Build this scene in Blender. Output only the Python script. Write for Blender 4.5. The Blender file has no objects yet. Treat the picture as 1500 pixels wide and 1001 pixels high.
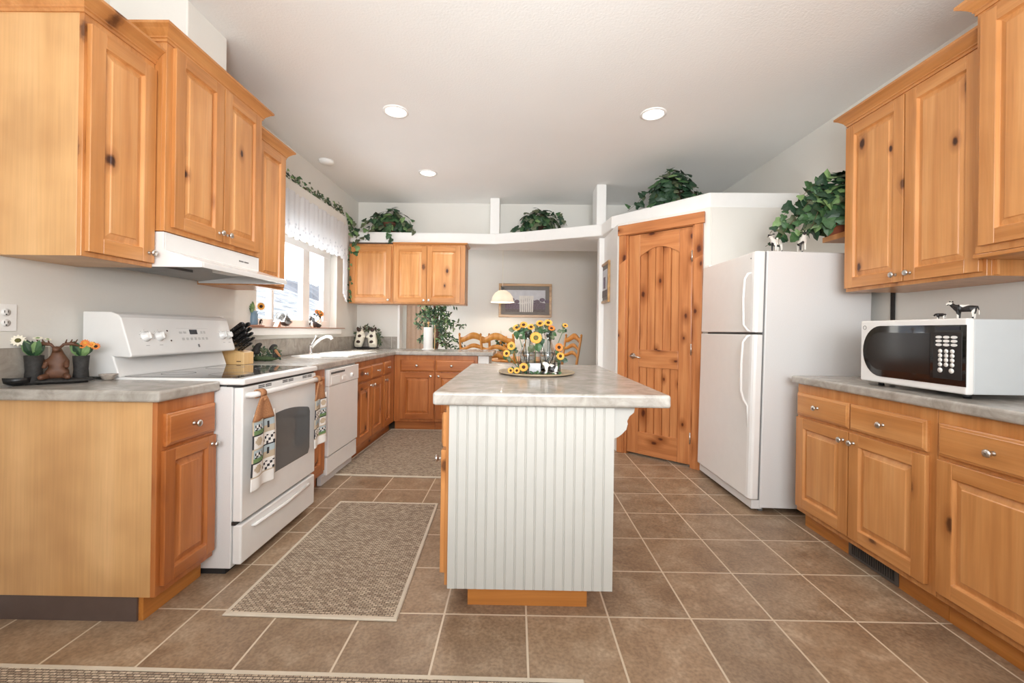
import bpy, bmesh, math, random
from mathutils import Matrix, Vector
random.seed(7)
SC = bpy.context.scene
COL = SC.collection
PI = math.pi

# ---------------------------------------------------------------- camera
CAM_H = 1.195
FPX, YAW, PIT, ROL, CYO = 622.8, -.00904, -.00135, .01311, -16.66
def cam_matrix():
    cy, sy = math.cos(YAW), math.sin(YAW); cp, sp = math.cos(PIT), math.sin(PIT); cr, sr = math.cos(ROL), math.sin(ROL)
    B = Matrix(((1, 0, 0), (0, 0, -1), (0, 1, 0)))
    Y = Matrix(((cy, -sy, 0), (sy, cy, 0), (0, 0, 1)))
    P = Matrix(((1, 0, 0), (0, cp, -sp), (0, sp, cp)))
    Q = Matrix(((cr, -sr, 0), (sr, cr, 0), (0, 0, 1)))
    return Q @ P @ B @ Y
CM = cam_matrix()
cd = bpy.data.cameras.new('camera'); cam = bpy.data.objects.new('camera', cd); COL.objects.link(cam)
cd.sensor_fit = 'HORIZONTAL'; cd.sensor_width = 36; cd.lens = FPX / 1500 * 36
cd.shift_y = CYO / 1500; cd.clip_start = .05; cd.clip_end = 400
r0, r1, r2 = CM[0], CM[1], CM[2]
m = Matrix(((r0[0], -r1[0], -r2[0], 0), (r0[1], -r1[1], -r2[1], 0), (r0[2], -r1[2], -r2[2], CAM_H), (0, 0, 0, 1)))
cam.matrix_world = m
SC.camera = cam
def at(u, v, x=None, y=None, z=None):
    """the point of the room seen at photo position (u, v) on the plane x=, y= or z="""
    r = CM.transposed() @ Vector(((u - 750) / FPX, (v - 500.5 - CYO) / FPX, 1))
    t = x / r[0] if x is not None else y / r[1] if y is not None else (z - CAM_H) / r[2]
    return Vector((r[0] * t, r[1] * t, CAM_H + r[2] * t))

# ---------------------------------------------------------------- view, sky, sun, daylight
SC.view_settings.view_transform = 'Standard'; SC.view_settings.look = 'None'
SC.view_settings.gamma = 1; SC.view_settings.use_curve_mapping = False
SC.view_settings.exposure = 0.2
SC.cycles.use_denoising = True
SC.cycles.max_bounces = 7; SC.cycles.diffuse_bounces = 5; SC.cycles.glossy_bounces = 4
SC.cycles.transmission_bounces = 6; SC.cycles.sample_clamp_indirect = 6; SC.cycles.caustics_reflective = False; SC.cycles.caustics_refractive = False
w = bpy.data.worlds.new('sky'); SC.world = w; w.use_nodes = True
bg = w.node_tree.nodes['Background']; bg.inputs[0].default_value = (.89, .95, 1, 1); bg.inputs[1].default_value = 6.5
def light(name, typ, loc, energy, color=(1, 1, 1), target=None, **k):
    l = bpy.data.lights.new(name, typ); l.energy = energy; l.color = color
    for a, b in k.items(): setattr(l, a, b)
    o = bpy.data.objects.new(name, l); COL.objects.link(o); o.location = loc
    if target is not None:
        o.rotation_euler = (Vector(target) - Vector(loc)).to_track_quat('-Z', 'Y').to_euler()
    return o
light('sun', 'SUN', (-6, 0, 8), 14.0, (1, .96, .9), (-5.30, .42, 6.6), angle=.01)
light('ceiling_fill', 'AREA', (.2, -.6, 1.75), 60, (.96, .985, 1), (.2, 1.2, 3.2), shape='RECTANGLE', size=2.4, size_y=1.6)  # added fill: unseen area lamp behind the camera, brightens the ceiling
light('back_fill', 'AREA', (.1, -.6, 1.6), 26, (.96, .985, 1), (.0, 4.6, 2.7), shape='RECTANGLE', size=.9, size_y=.5, spread=1.7)  # second added fill lamp, lifts the far ceiling and back walls
def portal(name, loc, target, sx, sy):      # daylight enters through the openings; these only guide its sampling
    o = light(name, 'AREA', loc, 1, (1, 1, 1), target, shape='RECTANGLE', size=sx, size_y=sy); o.data.cycles.is_portal = True
portal('rear_fill_opening', (.2, -3.1, 1.6), (.2, 3, 1.6), 2.4, 1.2)  # unseen opening behind the camera, added to admit frontal fill light
portal('kitchen_opening', (-2.27, 4.22, 1.64), (0, 4.22, 1.64), 1.56, .9)
portal('dining_opening', (-2.27, 6.52, 1.47), (0, 6.52, 1.47), 1.05, 1.45)

# ---------------------------------------------------------------- materials
def srgb(r, g, b):
    f = lambda c: (c / 255 / 12.92) if c / 255 <= .04045 else ((c / 255 + .055) / 1.055) ** 2.4
    return (f(r), f(g), f(b), 1)
def newmat(name):
    m = bpy.data.materials.new(name); m.use_nodes = True
    nt = m.node_tree; b = nt.nodes['Principled BSDF']
    return m, nt, b
def N(nt, t, **k):
    n = nt.nodes.new(t)
    for a, v in k.items():
        if a.startswith('i_'):
            n.inputs[a[2:].replace('_', ' ')].default_value = v
        else: setattr(n, a, v)
    return n
def L(nt, a, b): nt.links.new(a, b)
def ramp(nt, stops, fac=None):
    r = N(nt, 'ShaderNodeValToRGB'); e = r.color_ramp.elements
    while len(e) < len(stops): e.new(.5)
    for i, (p, c) in enumerate(stops): e[i].position = p; e[i].color = c
    if fac is not None: L(nt, fac, r.inputs[0])
    return r
def coords(nt, scale=(1, 1, 1), rnd=True):
    tc = N(nt, 'ShaderNodeTexCoord'); v = tc.outputs['Object']
    if rnd:
        oi = N(nt, 'ShaderNodeObjectInfo'); ml = N(nt, 'ShaderNodeMath', operation='MULTIPLY'); ml.inputs[1].default_value = 37
        L(nt, oi.outputs['Random'], ml.inputs[0]); ad = N(nt, 'ShaderNodeVectorMath', operation='ADD')
        L(nt, v, ad.inputs[0]); L(nt, ml.outputs[0], ad.inputs[1]); v = ad.outputs[0]
    mp = N(nt, 'ShaderNodeMapping'); mp.inputs['Scale'].default_value = scale; L(nt, v, mp.inputs[0])
    return v, mp.outputs[0]
def mixc(nt, fac, a, b, blend='MIX'):
    n = N(nt, 'ShaderNodeMix', data_type='RGBA', blend_type=blend)
    if hasattr(fac, 'links'): L(nt, fac, n.inputs[0])
    else: n.inputs[0].default_value = fac
    for s, i in ((a, 6), (b, 7)):
        if hasattr(s, 'links'): L(nt, s, n.inputs[i])
        else: n.inputs[i].default_value = s
    return n.outputs[2]
def bump(nt, b, h, strength=.2, dist=.01):
    n = N(nt, 'ShaderNodeBump'); n.inputs['Strength'].default_value = strength; n.inputs['Distance'].default_value = dist
    L(nt, h, n.inputs['Height']); L(nt, n.outputs[0], b.inputs['Normal'])
def flat(name, col, rough=.5, metal=0, var=0.06, coat=0, scale=14, **k):
    """plain material with a slight procedural mottling"""
    m, nt, b = newmat(name)
    c = col if len(col) == 4 else (*col, 1)
    if var:
        _, v = coords(nt, (scale,) * 3, False)
        n = N(nt, 'ShaderNodeTexNoise'); n.inputs['Scale'].default_value = 1; n.inputs['Detail'].default_value = 3; L(nt, v, n.inputs[0])
        lo = tuple(x * (1 - var) for x in c[:3]) + (1,); hi = tuple(min(1, x * (1 + var)) for x in c[:3]) + (1,)
        r = ramp(nt, [(.3, lo), (.7, hi)], n.outputs[0]); L(nt, r.outputs[0], b.inputs['Base Color'])
    else: b.inputs['Base Color'].default_value = c
    b.inputs['Roughness'].default_value = rough; b.inputs['Metallic'].default_value = metal; b.inputs['Coat Weight'].default_value = coat
    for a, v in k.items(): b.inputs[a.replace('_', ' ')].default_value = v
    return m
def wood(name, dark, mid, lite, axis='z', rough=.36, knots=.5, coat=.25, blotch=.35, kscale=3.6, sc=16):
    m, nt, b = newmat(name)
    g = sc * .07; s = {'z': (sc, sc, g), 'x': (g, sc, sc), 'y': (sc, g, sc)}[axis]
    s2 = {'z': (110, 110, 3), 'x': (3, 110, 110), 'y': (110, 3, 110)}[axis]
    raw, v = coords(nt, s)
    # warp by knots
    # knots: 2-D cells over (across the grain, along the grain)
    sp_ = N(nt, 'ShaderNodeSeparateXYZ'); L(nt, raw, sp_.inputs[0]); cb = N(nt, 'ShaderNodeCombineXYZ'); sm_ = N(nt, 'ShaderNodeMath', operation='ADD')
    ac = {'z': (0, 1, 2), 'x': (1, 2, 0), 'y': (0, 2, 1)}[axis]
    L(nt, sp_.outputs[ac[0]], sm_.inputs[0]); L(nt, sp_.outputs[ac[1]], sm_.inputs[1]); L(nt, sm_.outputs[0], cb.inputs[0]); L(nt, sp_.outputs[ac[2]], cb.inputs[1])
    mk = N(nt, 'ShaderNodeMapping'); mk.inputs['Scale'].default_value = (kscale, kscale * .55, 1); L(nt, cb.outputs[0], mk.inputs[0])
    vo = N(nt, 'ShaderNodeTexVoronoi', voronoi_dimensions='2D'); vo.inputs['Scale'].default_value = 1; vo.inputs['Randomness'].default_value = 1; L(nt, mk.outputs[0], vo.inputs['Vector'])
    sx_ = N(nt, 'ShaderNodeSeparateColor'); L(nt, vo.outputs['Color'], sx_.inputs[0]); gt = N(nt, 'ShaderNodeMath', operation='GREATER_THAN'); gt.inputs[1].default_value = .8 if knots > .8 else .42; L(nt, sx_.outputs[0], gt.inputs[0])
    sc_ = N(nt, 'ShaderNodeMapRange'); sc_.inputs[3].default_value = .55; sc_.inputs[4].default_value = 1.35; L(nt, sx_.outputs[1], sc_.inputs[0])
    mu = N(nt, 'ShaderNodeMath', operation='MULTIPLY'); L(nt, vo.outputs['Distance'], mu.inputs[0]); L(nt, sc_.outputs[0], mu.inputs[1])
    da = N(nt, 'ShaderNodeMath', operation='ADD'); L(nt, mu.outputs[0], da.inputs[0]); L(nt, gt.outputs[0], da.inputs[1]); d = da.outputs[0]
    n1 = N(nt, 'ShaderNodeTexNoise'); n1.inputs['Scale'].default_value = 1; n1.inputs['Detail'].default_value = 4; n1.inputs['Distortion'].default_value = .6; L(nt, v, n1.inputs[0])
    r1_ = ramp(nt, [(.28, dark), (.5, mid), (.72, lite)], n1.outputs[0])
    m2 = N(nt, 'ShaderNodeMapping'); m2.inputs['Scale'].default_value = s2; L(nt, raw, m2.inputs[0])
    n2 = N(nt, 'ShaderNodeTexNoise'); n2.inputs['Scale'].default_value = 1; n2.inputs['Detail'].default_value = 2; L(nt, m2.outputs[0], n2.inputs[0])
    fine = ramp(nt, [(.35, (.93, .92, .9, 1)), (.65, (1.03, 1.03, 1.03, 1))], n2.outputs[0])
    c = mixc(nt, .8, r1_.outputs[0], fine.outputs[0], 'MULTIPLY')
    n3 = N(nt, 'ShaderNodeTexNoise'); n3.inputs['Scale'].default_value = 3.2; n3.inputs['Detail'].default_value = 2; L(nt, raw, n3.inputs[0])
    bl = ramp(nt, [(.35, (.8, .74, .68, 1)), (.65, (1.06, 1.06, 1.06, 1))], n3.outputs[0])
    c = mixc(nt, blotch, c, bl.outputs[0], 'MULTIPLY')
    if knots:
        halo = ramp(nt, [(.05, (.5, .36, .24, 1)), (.24 if knots > .8 else .16, (1, 1, 1, 1))], d)
        c = mixc(nt, knots, c, halo.outputs[0], 'MULTIPLY')
        n4 = N(nt, 'ShaderNodeTexNoise'); n4.inputs['Scale'].default_value = 40; L(nt, raw, n4.inputs[0])
        ad = N(nt, 'ShaderNodeMath', operation='MULTIPLY_ADD'); ad.inputs[1].default_value = .05; L(nt, n4.outputs[0], ad.inputs[0]); L(nt, d, ad.inputs[2])
        core = ramp(nt, [(.058, (.28, .16, .09, 1) if knots > .8 else (.12, .06, .03, 1)), (.092, (1, 1, 1, 1))], ad.outputs[0])
        c = mixc(nt, min(1, knots * 1.6), c, core.outputs[0], 'MULTIPLY')
    L(nt, c, b.inputs['Base Color']); b.inputs['Roughness'].default_value = rough; b.inputs['Coat Weight'].default_value = coat; b.inputs['Coat Roughness'].default_value = .25
    bump(nt, b, n2.outputs[0], .06, .002)
    return m
M = {}
AL = (srgb(184, 120, 62), srgb(202, 139, 80), srgb(214, 154, 96))
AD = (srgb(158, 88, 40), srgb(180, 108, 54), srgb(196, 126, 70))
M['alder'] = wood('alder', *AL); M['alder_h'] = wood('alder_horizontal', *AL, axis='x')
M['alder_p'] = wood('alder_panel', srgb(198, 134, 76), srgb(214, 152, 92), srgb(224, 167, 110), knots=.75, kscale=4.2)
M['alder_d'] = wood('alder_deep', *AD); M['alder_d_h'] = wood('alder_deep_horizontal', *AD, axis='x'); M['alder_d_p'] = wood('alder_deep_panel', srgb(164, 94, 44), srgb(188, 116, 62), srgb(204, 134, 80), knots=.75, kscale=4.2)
M['maple'] = wood('maple_ply', srgb(206, 158, 104), srgb(214, 168, 114), srgb(220, 176, 124), knots=0, blotch=.8, sc=5, rough=.42)
M['toe'] = wood('toe_board', srgb(176, 108, 44), srgb(196, 126, 56), srgb(206, 138, 68), axis='x', knots=0)
M['toe_dark'] = flat('vinyl_toe', srgb(92, 76, 70), .5)
PN = (srgb(170, 104, 58), srgb(194, 126, 76), srgb(208, 144, 92))
M['pine'] = wood('knotty_pine', *PN, knots=.9, kscale=5); M['pine_h'] = wood('knotty_pine_horizontal', *PN, axis='x', knots=.9, kscale=5)
M['oak'] = wood('honey_oak', srgb(186, 116, 42), srgb(208, 140, 60), srgb(220, 156, 76), knots=0)
M['block'] = wood('beech_block', srgb(214, 172, 112), srgb(228, 188, 130), srgb(234, 198, 144), knots=0)
M['nickel'] = flat('brushed_nickel', (.62, .6, .57), .28, 1, .04)
M['chrome'] = flat('chrome', (.8, .8, .82), .08, 1, 0)
M['white'] = flat('white_enamel', srgb(236, 235, 233), .22, 0, .01, .3)
M['white_side'] = flat('white_textured_steel', srgb(222, 221, 220), .42, 0, .02, 0, 200)
M['white_plastic'] = flat('white_plastic', srgb(238, 237, 234), .4, 0, .01)
M['trimwhite'] = flat('trim_paint', srgb(240, 239, 236), .45, 0, .01)
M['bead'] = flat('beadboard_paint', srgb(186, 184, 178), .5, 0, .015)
M['grey'] = flat('grey_plastic', srgb(120, 120, 120), .5)
M['dark'] = flat('dark_gap', srgb(40, 38, 37), .6)
M['black'] = flat('black_plastic', srgb(24, 24, 25), .3, 0, .03)
M['blackglass'] = flat('black_glass', (.006, .006, .007), .05, 0, 0, .6)
M['ovenglass'] = flat('oven_glass', (.13, .135, .14), .06, 0, 0, .5)
M['cooktop'] = flat('ceramic_cooktop', (.10, .10, .10), .06, 0, 0, .6)
M['galv'] = flat('galvanised_metal', srgb(130, 130, 130), .45, .8, .2)
M['terracotta'] = flat('terracotta', srgb(150, 82, 56), .8)
M['darkbrown'] = flat('dark_brown', srgb(58, 38, 28), .6, 0, .2)
M['brown'] = flat('brown_resin', srgb(96, 62, 42), .55, 0, .25, 0, 40)
M['bark'] = flat('dark_bark', srgb(44, 42, 40), .7, 0, .4, 0, 90)
M['cream'] = flat('cream', srgb(232, 226, 208), .6)
M['yellow'] = flat('yellow_petal', srgb(226, 160, 66), .6, 0, .15, 0, 60)
M['orange'] = flat('orange_petal', srgb(214, 124, 48), .6, 0, .12, 0, 60)
M['seed'] = flat('seed_centre', srgb(60, 38, 22), .9, 0, .3, 0, 200)
M['seed_g'] = flat('green_centre', srgb(96, 92, 50), .9, 0, .3, 0, 200)
M['leaf1'] = flat('leaf_dark', srgb(38, 66, 44), .5, 0, .25, 0, 30)
M['leaf2'] = flat('leaf_mid', srgb(62, 96, 58), .5, 0, .25, 0, 30)
M['leaf3'] = flat('leaf_light', srgb(116, 146, 92), .5, 0, .2, 0, 30)
M['leaf4'] = flat('leaf_olive', srgb(92, 100, 74), .55, 0, .2, 0, 30)
M['stem'] = flat('stem', srgb(88, 70, 46), .8)
M['moss'] = flat('moss', srgb(74, 90, 58), .9, 0, .3, 0, 80)
M['beige'] = flat('beige_cloth', srgb(160, 132, 110), .8)
M['blue'] = flat('blue_enamel', srgb(112, 138, 158), .4)
M['crochet'] = flat('crochet_yarn', srgb(172, 122, 84), .9, 0, .3, 0, 260)
M['tw'] = flat('towel_white', srgb(236, 234, 230), .9)
M['tg'] = flat('towel_green', srgb(110, 140, 92), .9)
M['tb'] = flat('towel_black', srgb(46, 46, 50), .9)
M['tl'] = flat('towel_blue', srgb(176, 192, 198), .9)
M['tbe'] = flat('towel_tan', srgb(196, 180, 156), .9)
M['pot'] = flat('pot_brown', srgb(96, 58, 44), .6)
M['redw'] = flat('reddish_board', srgb(176, 128, 104), .6)
M['skyart'] = flat('art_sky', srgb(214, 216, 222), .6); M['artmat'] = flat('art_mat', srgb(134, 130, 126), .7)
M['artpurple'] = flat('art_shrubs', srgb(128, 116, 130), .7, 0, .3, 0, 60); M['artgrey'] = flat('art_boards', srgb(120, 112, 112), .7, 0, .3, 0, 60)
M['gold'] = wood('gilt_frame', srgb(158, 118, 66), srgb(180, 138, 84), srgb(196, 156, 100), axis='x', knots=0)
def m_emit(name, col, s):
    m, nt, b = newmat(name); b.inputs['Base Color'].default_value = (*col, 1); b.inputs['Emission Color'].default_value = (*col, 1); b.inputs['Emission Strength'].default_value = s
    return m
M['lamp'] = m_emit('lamp_lens', (1, .96, .9), 3.0)
M['display'] = flat('display_glass', (.02, .02, .03), .1, 0, 0)
def m_glass():
    m, nt, b = newmat('clear_glass'); b.inputs['Base Color'].default_value = (.93, .96, .96, 1)
    b.inputs['Transmission Weight'].default_value = 1; b.inputs['Roughness'].default_value = .06; b.inputs['IOR'].default_value = 1.45
    return m
M['glass'] = m_glass()
def m_pane():
    m, nt, b = newmat('window_pane'); out = nt.nodes['Material Output']
    t = N(nt, 'ShaderNodeBsdfTransparent'); t.inputs[0].default_value = (.96, .98, .98, 1)
    g = N(nt, 'ShaderNodeBsdfGlossy'); g.inputs['Roughness'].default_value = .02
    mx = N(nt, 'ShaderNodeMixShader'); mx.inputs[0].default_value = .05; L(nt, t.outputs[0], mx.inputs[1]); L(nt, g.outputs[0], mx.inputs[2]); L(nt, mx.outputs[0], out.inputs[0])
    return m
M['pane'] = m_pane()
def m_fabric(name, col, tr=.45):
    m, nt, b = newmat(name); out = nt.nodes['Material Output']
    _, v = coords(nt, (260, 260, 260), False); n = N(nt, 'ShaderNodeTexNoise'); n.inputs['Scale'].default_value = 1; L(nt, v, n.inputs[0])
    r = ramp(nt, [(.3, tuple(c * .9 for c in col[:3]) + (1,)), (.7, col)], n.outputs[0])
    d = N(nt, 'ShaderNodeBsdfDiffuse'); t = N(nt, 'ShaderNodeBsdfTranslucent'); mx = N(nt, 'ShaderNodeMixShader'); mx.inputs[0].default_value = tr
    L(nt, r.outputs[0], d.inputs[0]); L(nt, r.outputs[0], t.inputs[0]); L(nt, d.outputs[0], mx.inputs[1]); L(nt, t.outputs[0], mx.inputs[2]); L(nt, mx.outputs[0], out.inputs[0])
    return m
M['lace'] = m_fabric('white_lace', srgb(236, 236, 238)); M['shade'] = m_fabric('white_glass_shade', srgb(245, 240, 232), .5)
def m_wall(name, col, sc, st):
    m, nt, b = newmat(name); _, v = coords(nt, (1, 1, 1), False)
    n = N(nt, 'ShaderNodeTexNoise'); n.inputs['Scale'].default_value = sc; n.inputs['Detail'].default_value = 4; L(nt, v, n.inputs[0])
    n2 = N(nt, 'ShaderNodeTexNoise'); n2.inputs['Scale'].default_value = 1.5; L(nt, v, n2.inputs[0])
    r = ramp(nt, [(.3, tuple(c * .97 for c in col[:3]) + (1,)), (.7, col)], n2.outputs[0])
    L(nt, r.outputs[0], b.inputs['Base Color']); b.inputs['Roughness'].default_value = .85
    bump(nt, b, n.outputs[0], st, .004); return m
M['wall'] = m_wall('wall_paint', srgb(227, 224, 217), 60, .12)
M['ceiling'] = m_wall('ceiling_texture', srgb(240, 239, 236), 75, .45)
def m_tile():
    m, nt, b = newmat('floor_tile'); tc = N(nt, 'ShaderNodeTexCoord'); S = CAM_H / 3.4748
    mp = N(nt, 'ShaderNodeMapping'); mp.inputs['Location'].default_value = (.8288 + 40, -5.195 + 40, 0); mp.inputs['Scale'].default_value = (1 / S, 1 / S, 1)
    L(nt, tc.outputs['Object'], mp.inputs[0])
    br = N(nt, 'ShaderNodeTexBrick'); br.offset = 0; br.squash = 1
    for k, v in (('Scale', 1), ('Mortar Size', .0125), ('Mortar Smooth', .15), ('Bias', 0), ('Brick Width', 1), ('Row Height', 1)): br.inputs[k].default_value = v
    br.inputs['Color1'].default_value = (.75, .75, .75, 1); br.inputs['Color2'].default_value = (1, 1, 1, 1); br.inputs['Mortar'].default_value = (1, 1, 1, 1)
    L(nt, mp.outputs[0], br.inputs['Vector'])
    # per tile offset for the mottling
    fl = N(nt, 'ShaderNodeVectorMath', operation='FLOOR'); L(nt, mp.outputs[0], fl.inputs[0])
    wn = N(nt, 'ShaderNodeTexWhiteNoise', noise_dimensions='2D'); L(nt, fl.outputs[0], wn.inputs[0])
    sc = N(nt, 'ShaderNodeVectorMath', operation='SCALE'); sc.inputs['Scale'].default_value = 30; L(nt, wn.outputs['Color'], sc.inputs[0])
    ad = N(nt, 'ShaderNodeVectorMath', operation='ADD'); L(nt, mp.outputs[0], ad.inputs[0]); L(nt, sc.outputs[0], ad.inputs[1])
    n1 = N(nt, 'ShaderNodeTexNoise'); n1.inputs['Scale'].default_value = 2.2; n1.inputs['Detail'].default_value = 7; n1.inputs['Roughness'].default_value = .62; n1.inputs['Distortion'].default_value = .5; L(nt, ad.outputs[0], n1.inputs[0])
    c1 = ramp(nt, [(.3, srgb(132, 108, 86)), (.5, srgb(154, 130, 106)), (.7, srgb(174, 153, 130))], n1.outputs[0])
    n2 = N(nt, 'ShaderNodeTexNoise'); n2.inputs['Scale'].default_value = 26; n2.inputs['Detail'].default_value = 5; L(nt, ad.outputs[0], n2.inputs[0])
    c2 = ramp(nt, [(.35, (.72, .70, .68, 1)), (.65, (1.12, 1.12, 1.12, 1))], n2.outputs[0])
    c = mixc(nt, .8, c1.outputs[0], c2.outputs[0], 'MULTIPLY')
    tone = ramp(nt, [(0, (.9, .9, .9, 1)), (1, (1.08, 1.06, 1.04, 1))], wn.outputs['Value']); c = mixc(nt, 1, c, tone.outputs[0], 'MULTIPLY')
    c = mixc(nt, br.outputs['Fac'], c, srgb(208, 192, 170))
    L(nt, c, b.inputs['Base Color'])
    rr = N(nt, 'ShaderNodeMapRange'); rr.inputs[3].default_value = .26; rr.inputs[4].default_value = .5; L(nt, n1.outputs[0], rr.inputs[0]); L(nt, rr.outputs[0], b.inputs['Roughness'])
    mh = N(nt, 'ShaderNodeMath', operation='MULTIPLY_ADD'); mh.inputs[1].default_value = -1; L(nt, br.outputs['Fac'], mh.inputs[0])
    m3 = N(nt, 'ShaderNodeMath', operation='MULTIPLY'); m3.inputs[1].default_value = .25; L(nt, n2.outputs[0], m3.inputs[0]); L(nt, m3.outputs[0], mh.inputs[2])
    bump(nt, b, mh.outputs[0], .35, .003); return m
M['tile'] = m_tile()
def m_stone(name, a, b_, c_, rough):
    m, nt, b = newmat(name); _, v = coords(nt, (1, 1, 1), False)
    n1 = N(nt, 'ShaderNodeTexNoise'); n1.inputs['Scale'].default_value = 9; n1.inputs['Detail'].default_value = 8; n1.inputs['Roughness'].default_value = .65; n1.inputs['Distortion'].default_value = .8; L(nt, v, n1.inputs[0])
    r = ramp(nt, [(.32, a), (.5, b_), (.68, c_)], n1.outputs[0]); L(nt, r.outputs[0], b.inputs['Base Color']); b.inputs['Roughness'].default_value = rough; b.inputs['Coat Weight'].default_value = .15
    return m
M['counter'] = m_stone('stone_laminate', srgb(146, 140, 131), srgb(170, 164, 156), srgb(190, 185, 178), .25)
M['splash'] = m_stone('splash_tile', srgb(134, 126, 116), srgb(158, 150, 140), srgb(176, 168, 158), .45)
M['grout'] = flat('grout', srgb(206, 198, 186), .8)
def m_rug():
    m, nt, b = newmat('woven_rug'); _, v = coords(nt, (1, 1, 1), False)
    br = N(nt, 'ShaderNodeTexBrick'); br.offset = .5
    for k, val in (('Scale', 1), ('Mortar Size', .0022), ('Mortar Smooth', .6), ('Bias', -.1), ('Brick Width', .024), ('Row Height', .0105)): br.inputs[k].default_value = val
    br.inputs['Color1'].default_value = srgb(206, 190, 168); br.inputs['Color2'].default_value = srgb(150, 130, 112); br.inputs['Mortar'].default_value = srgb(92, 78, 68)
    L(nt, v, br.inputs['Vector']); n = N(nt, 'ShaderNodeTexNoise'); n.inputs['Scale'].default_value = 220; n.inputs['Detail'].default_value = 2; L(nt, v, n.inputs[0])
    sp = ramp(nt, [(.38, (.62, .6, .58, 1)), (.6, (1.12, 1.1, 1.08, 1))], n.outputs[0]); c = mixc(nt, .9, br.outputs[0], sp.outputs[0], 'MULTIPLY')
    L(nt, c, b.inputs['Base Color']); b.inputs['Roughness'].default_value = .95; bump(nt, b, br.outputs['Fac'], -.6, .004); return m
M['rug'] = m_rug(); M['rugedge'] = flat('rug_binding', srgb(204, 192, 174), .9)
def m_cow(name, sc=16, thr=.52, dark=srgb(30, 26, 26), lite=srgb(232, 228, 220)):
    m, nt, b = newmat(name); _, v = coords(nt, (sc,) * 3, False); n = N(nt, 'ShaderNodeTexNoise'); n.inputs['Scale'].default_value = 1; n.inputs['Detail'].default_value = 1; L(nt, v, n.inputs[0])
    r = ramp(nt, [(thr - .01, lite), (thr + .01, dark)], n.outputs[0]); L(nt, r.outputs[0], b.inputs['Base Color']); b.inputs['Roughness'].default_value = .4; return m
M['cow'] = m_cow('cow_hide', 22, .5); M['cowdark'] = m_cow('cow_hide_dark', 20, .42)
def m_snow():
    m, nt, b = newmat('snowy_brush'); _, v = coords(nt, (1, 1, 1), False); n = N(nt, 'ShaderNodeTexNoise'); n.inputs['Scale'].default_value = .55; n.inputs['Detail'].default_value = 9; n.inputs['Roughness'].default_value = .72; L(nt, v, n.inputs[0])
    r = ramp(nt, [(.42, srgb(30, 32, 38)), (.56, srgb(84, 87, 94))], n.outputs[0]); L(nt, r.outputs[0], b.inputs['Base Color']); b.inputs['Roughness'].default_value = .9; return m
M['snow'] = m_snow(); M['snowground'] = flat('snow', srgb(225, 228, 235), .9, 0, .05, 0, 2)
M['hill'] = flat('far_hill', srgb(40, 42, 50), .9, 0, .25, 0, .3)

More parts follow.
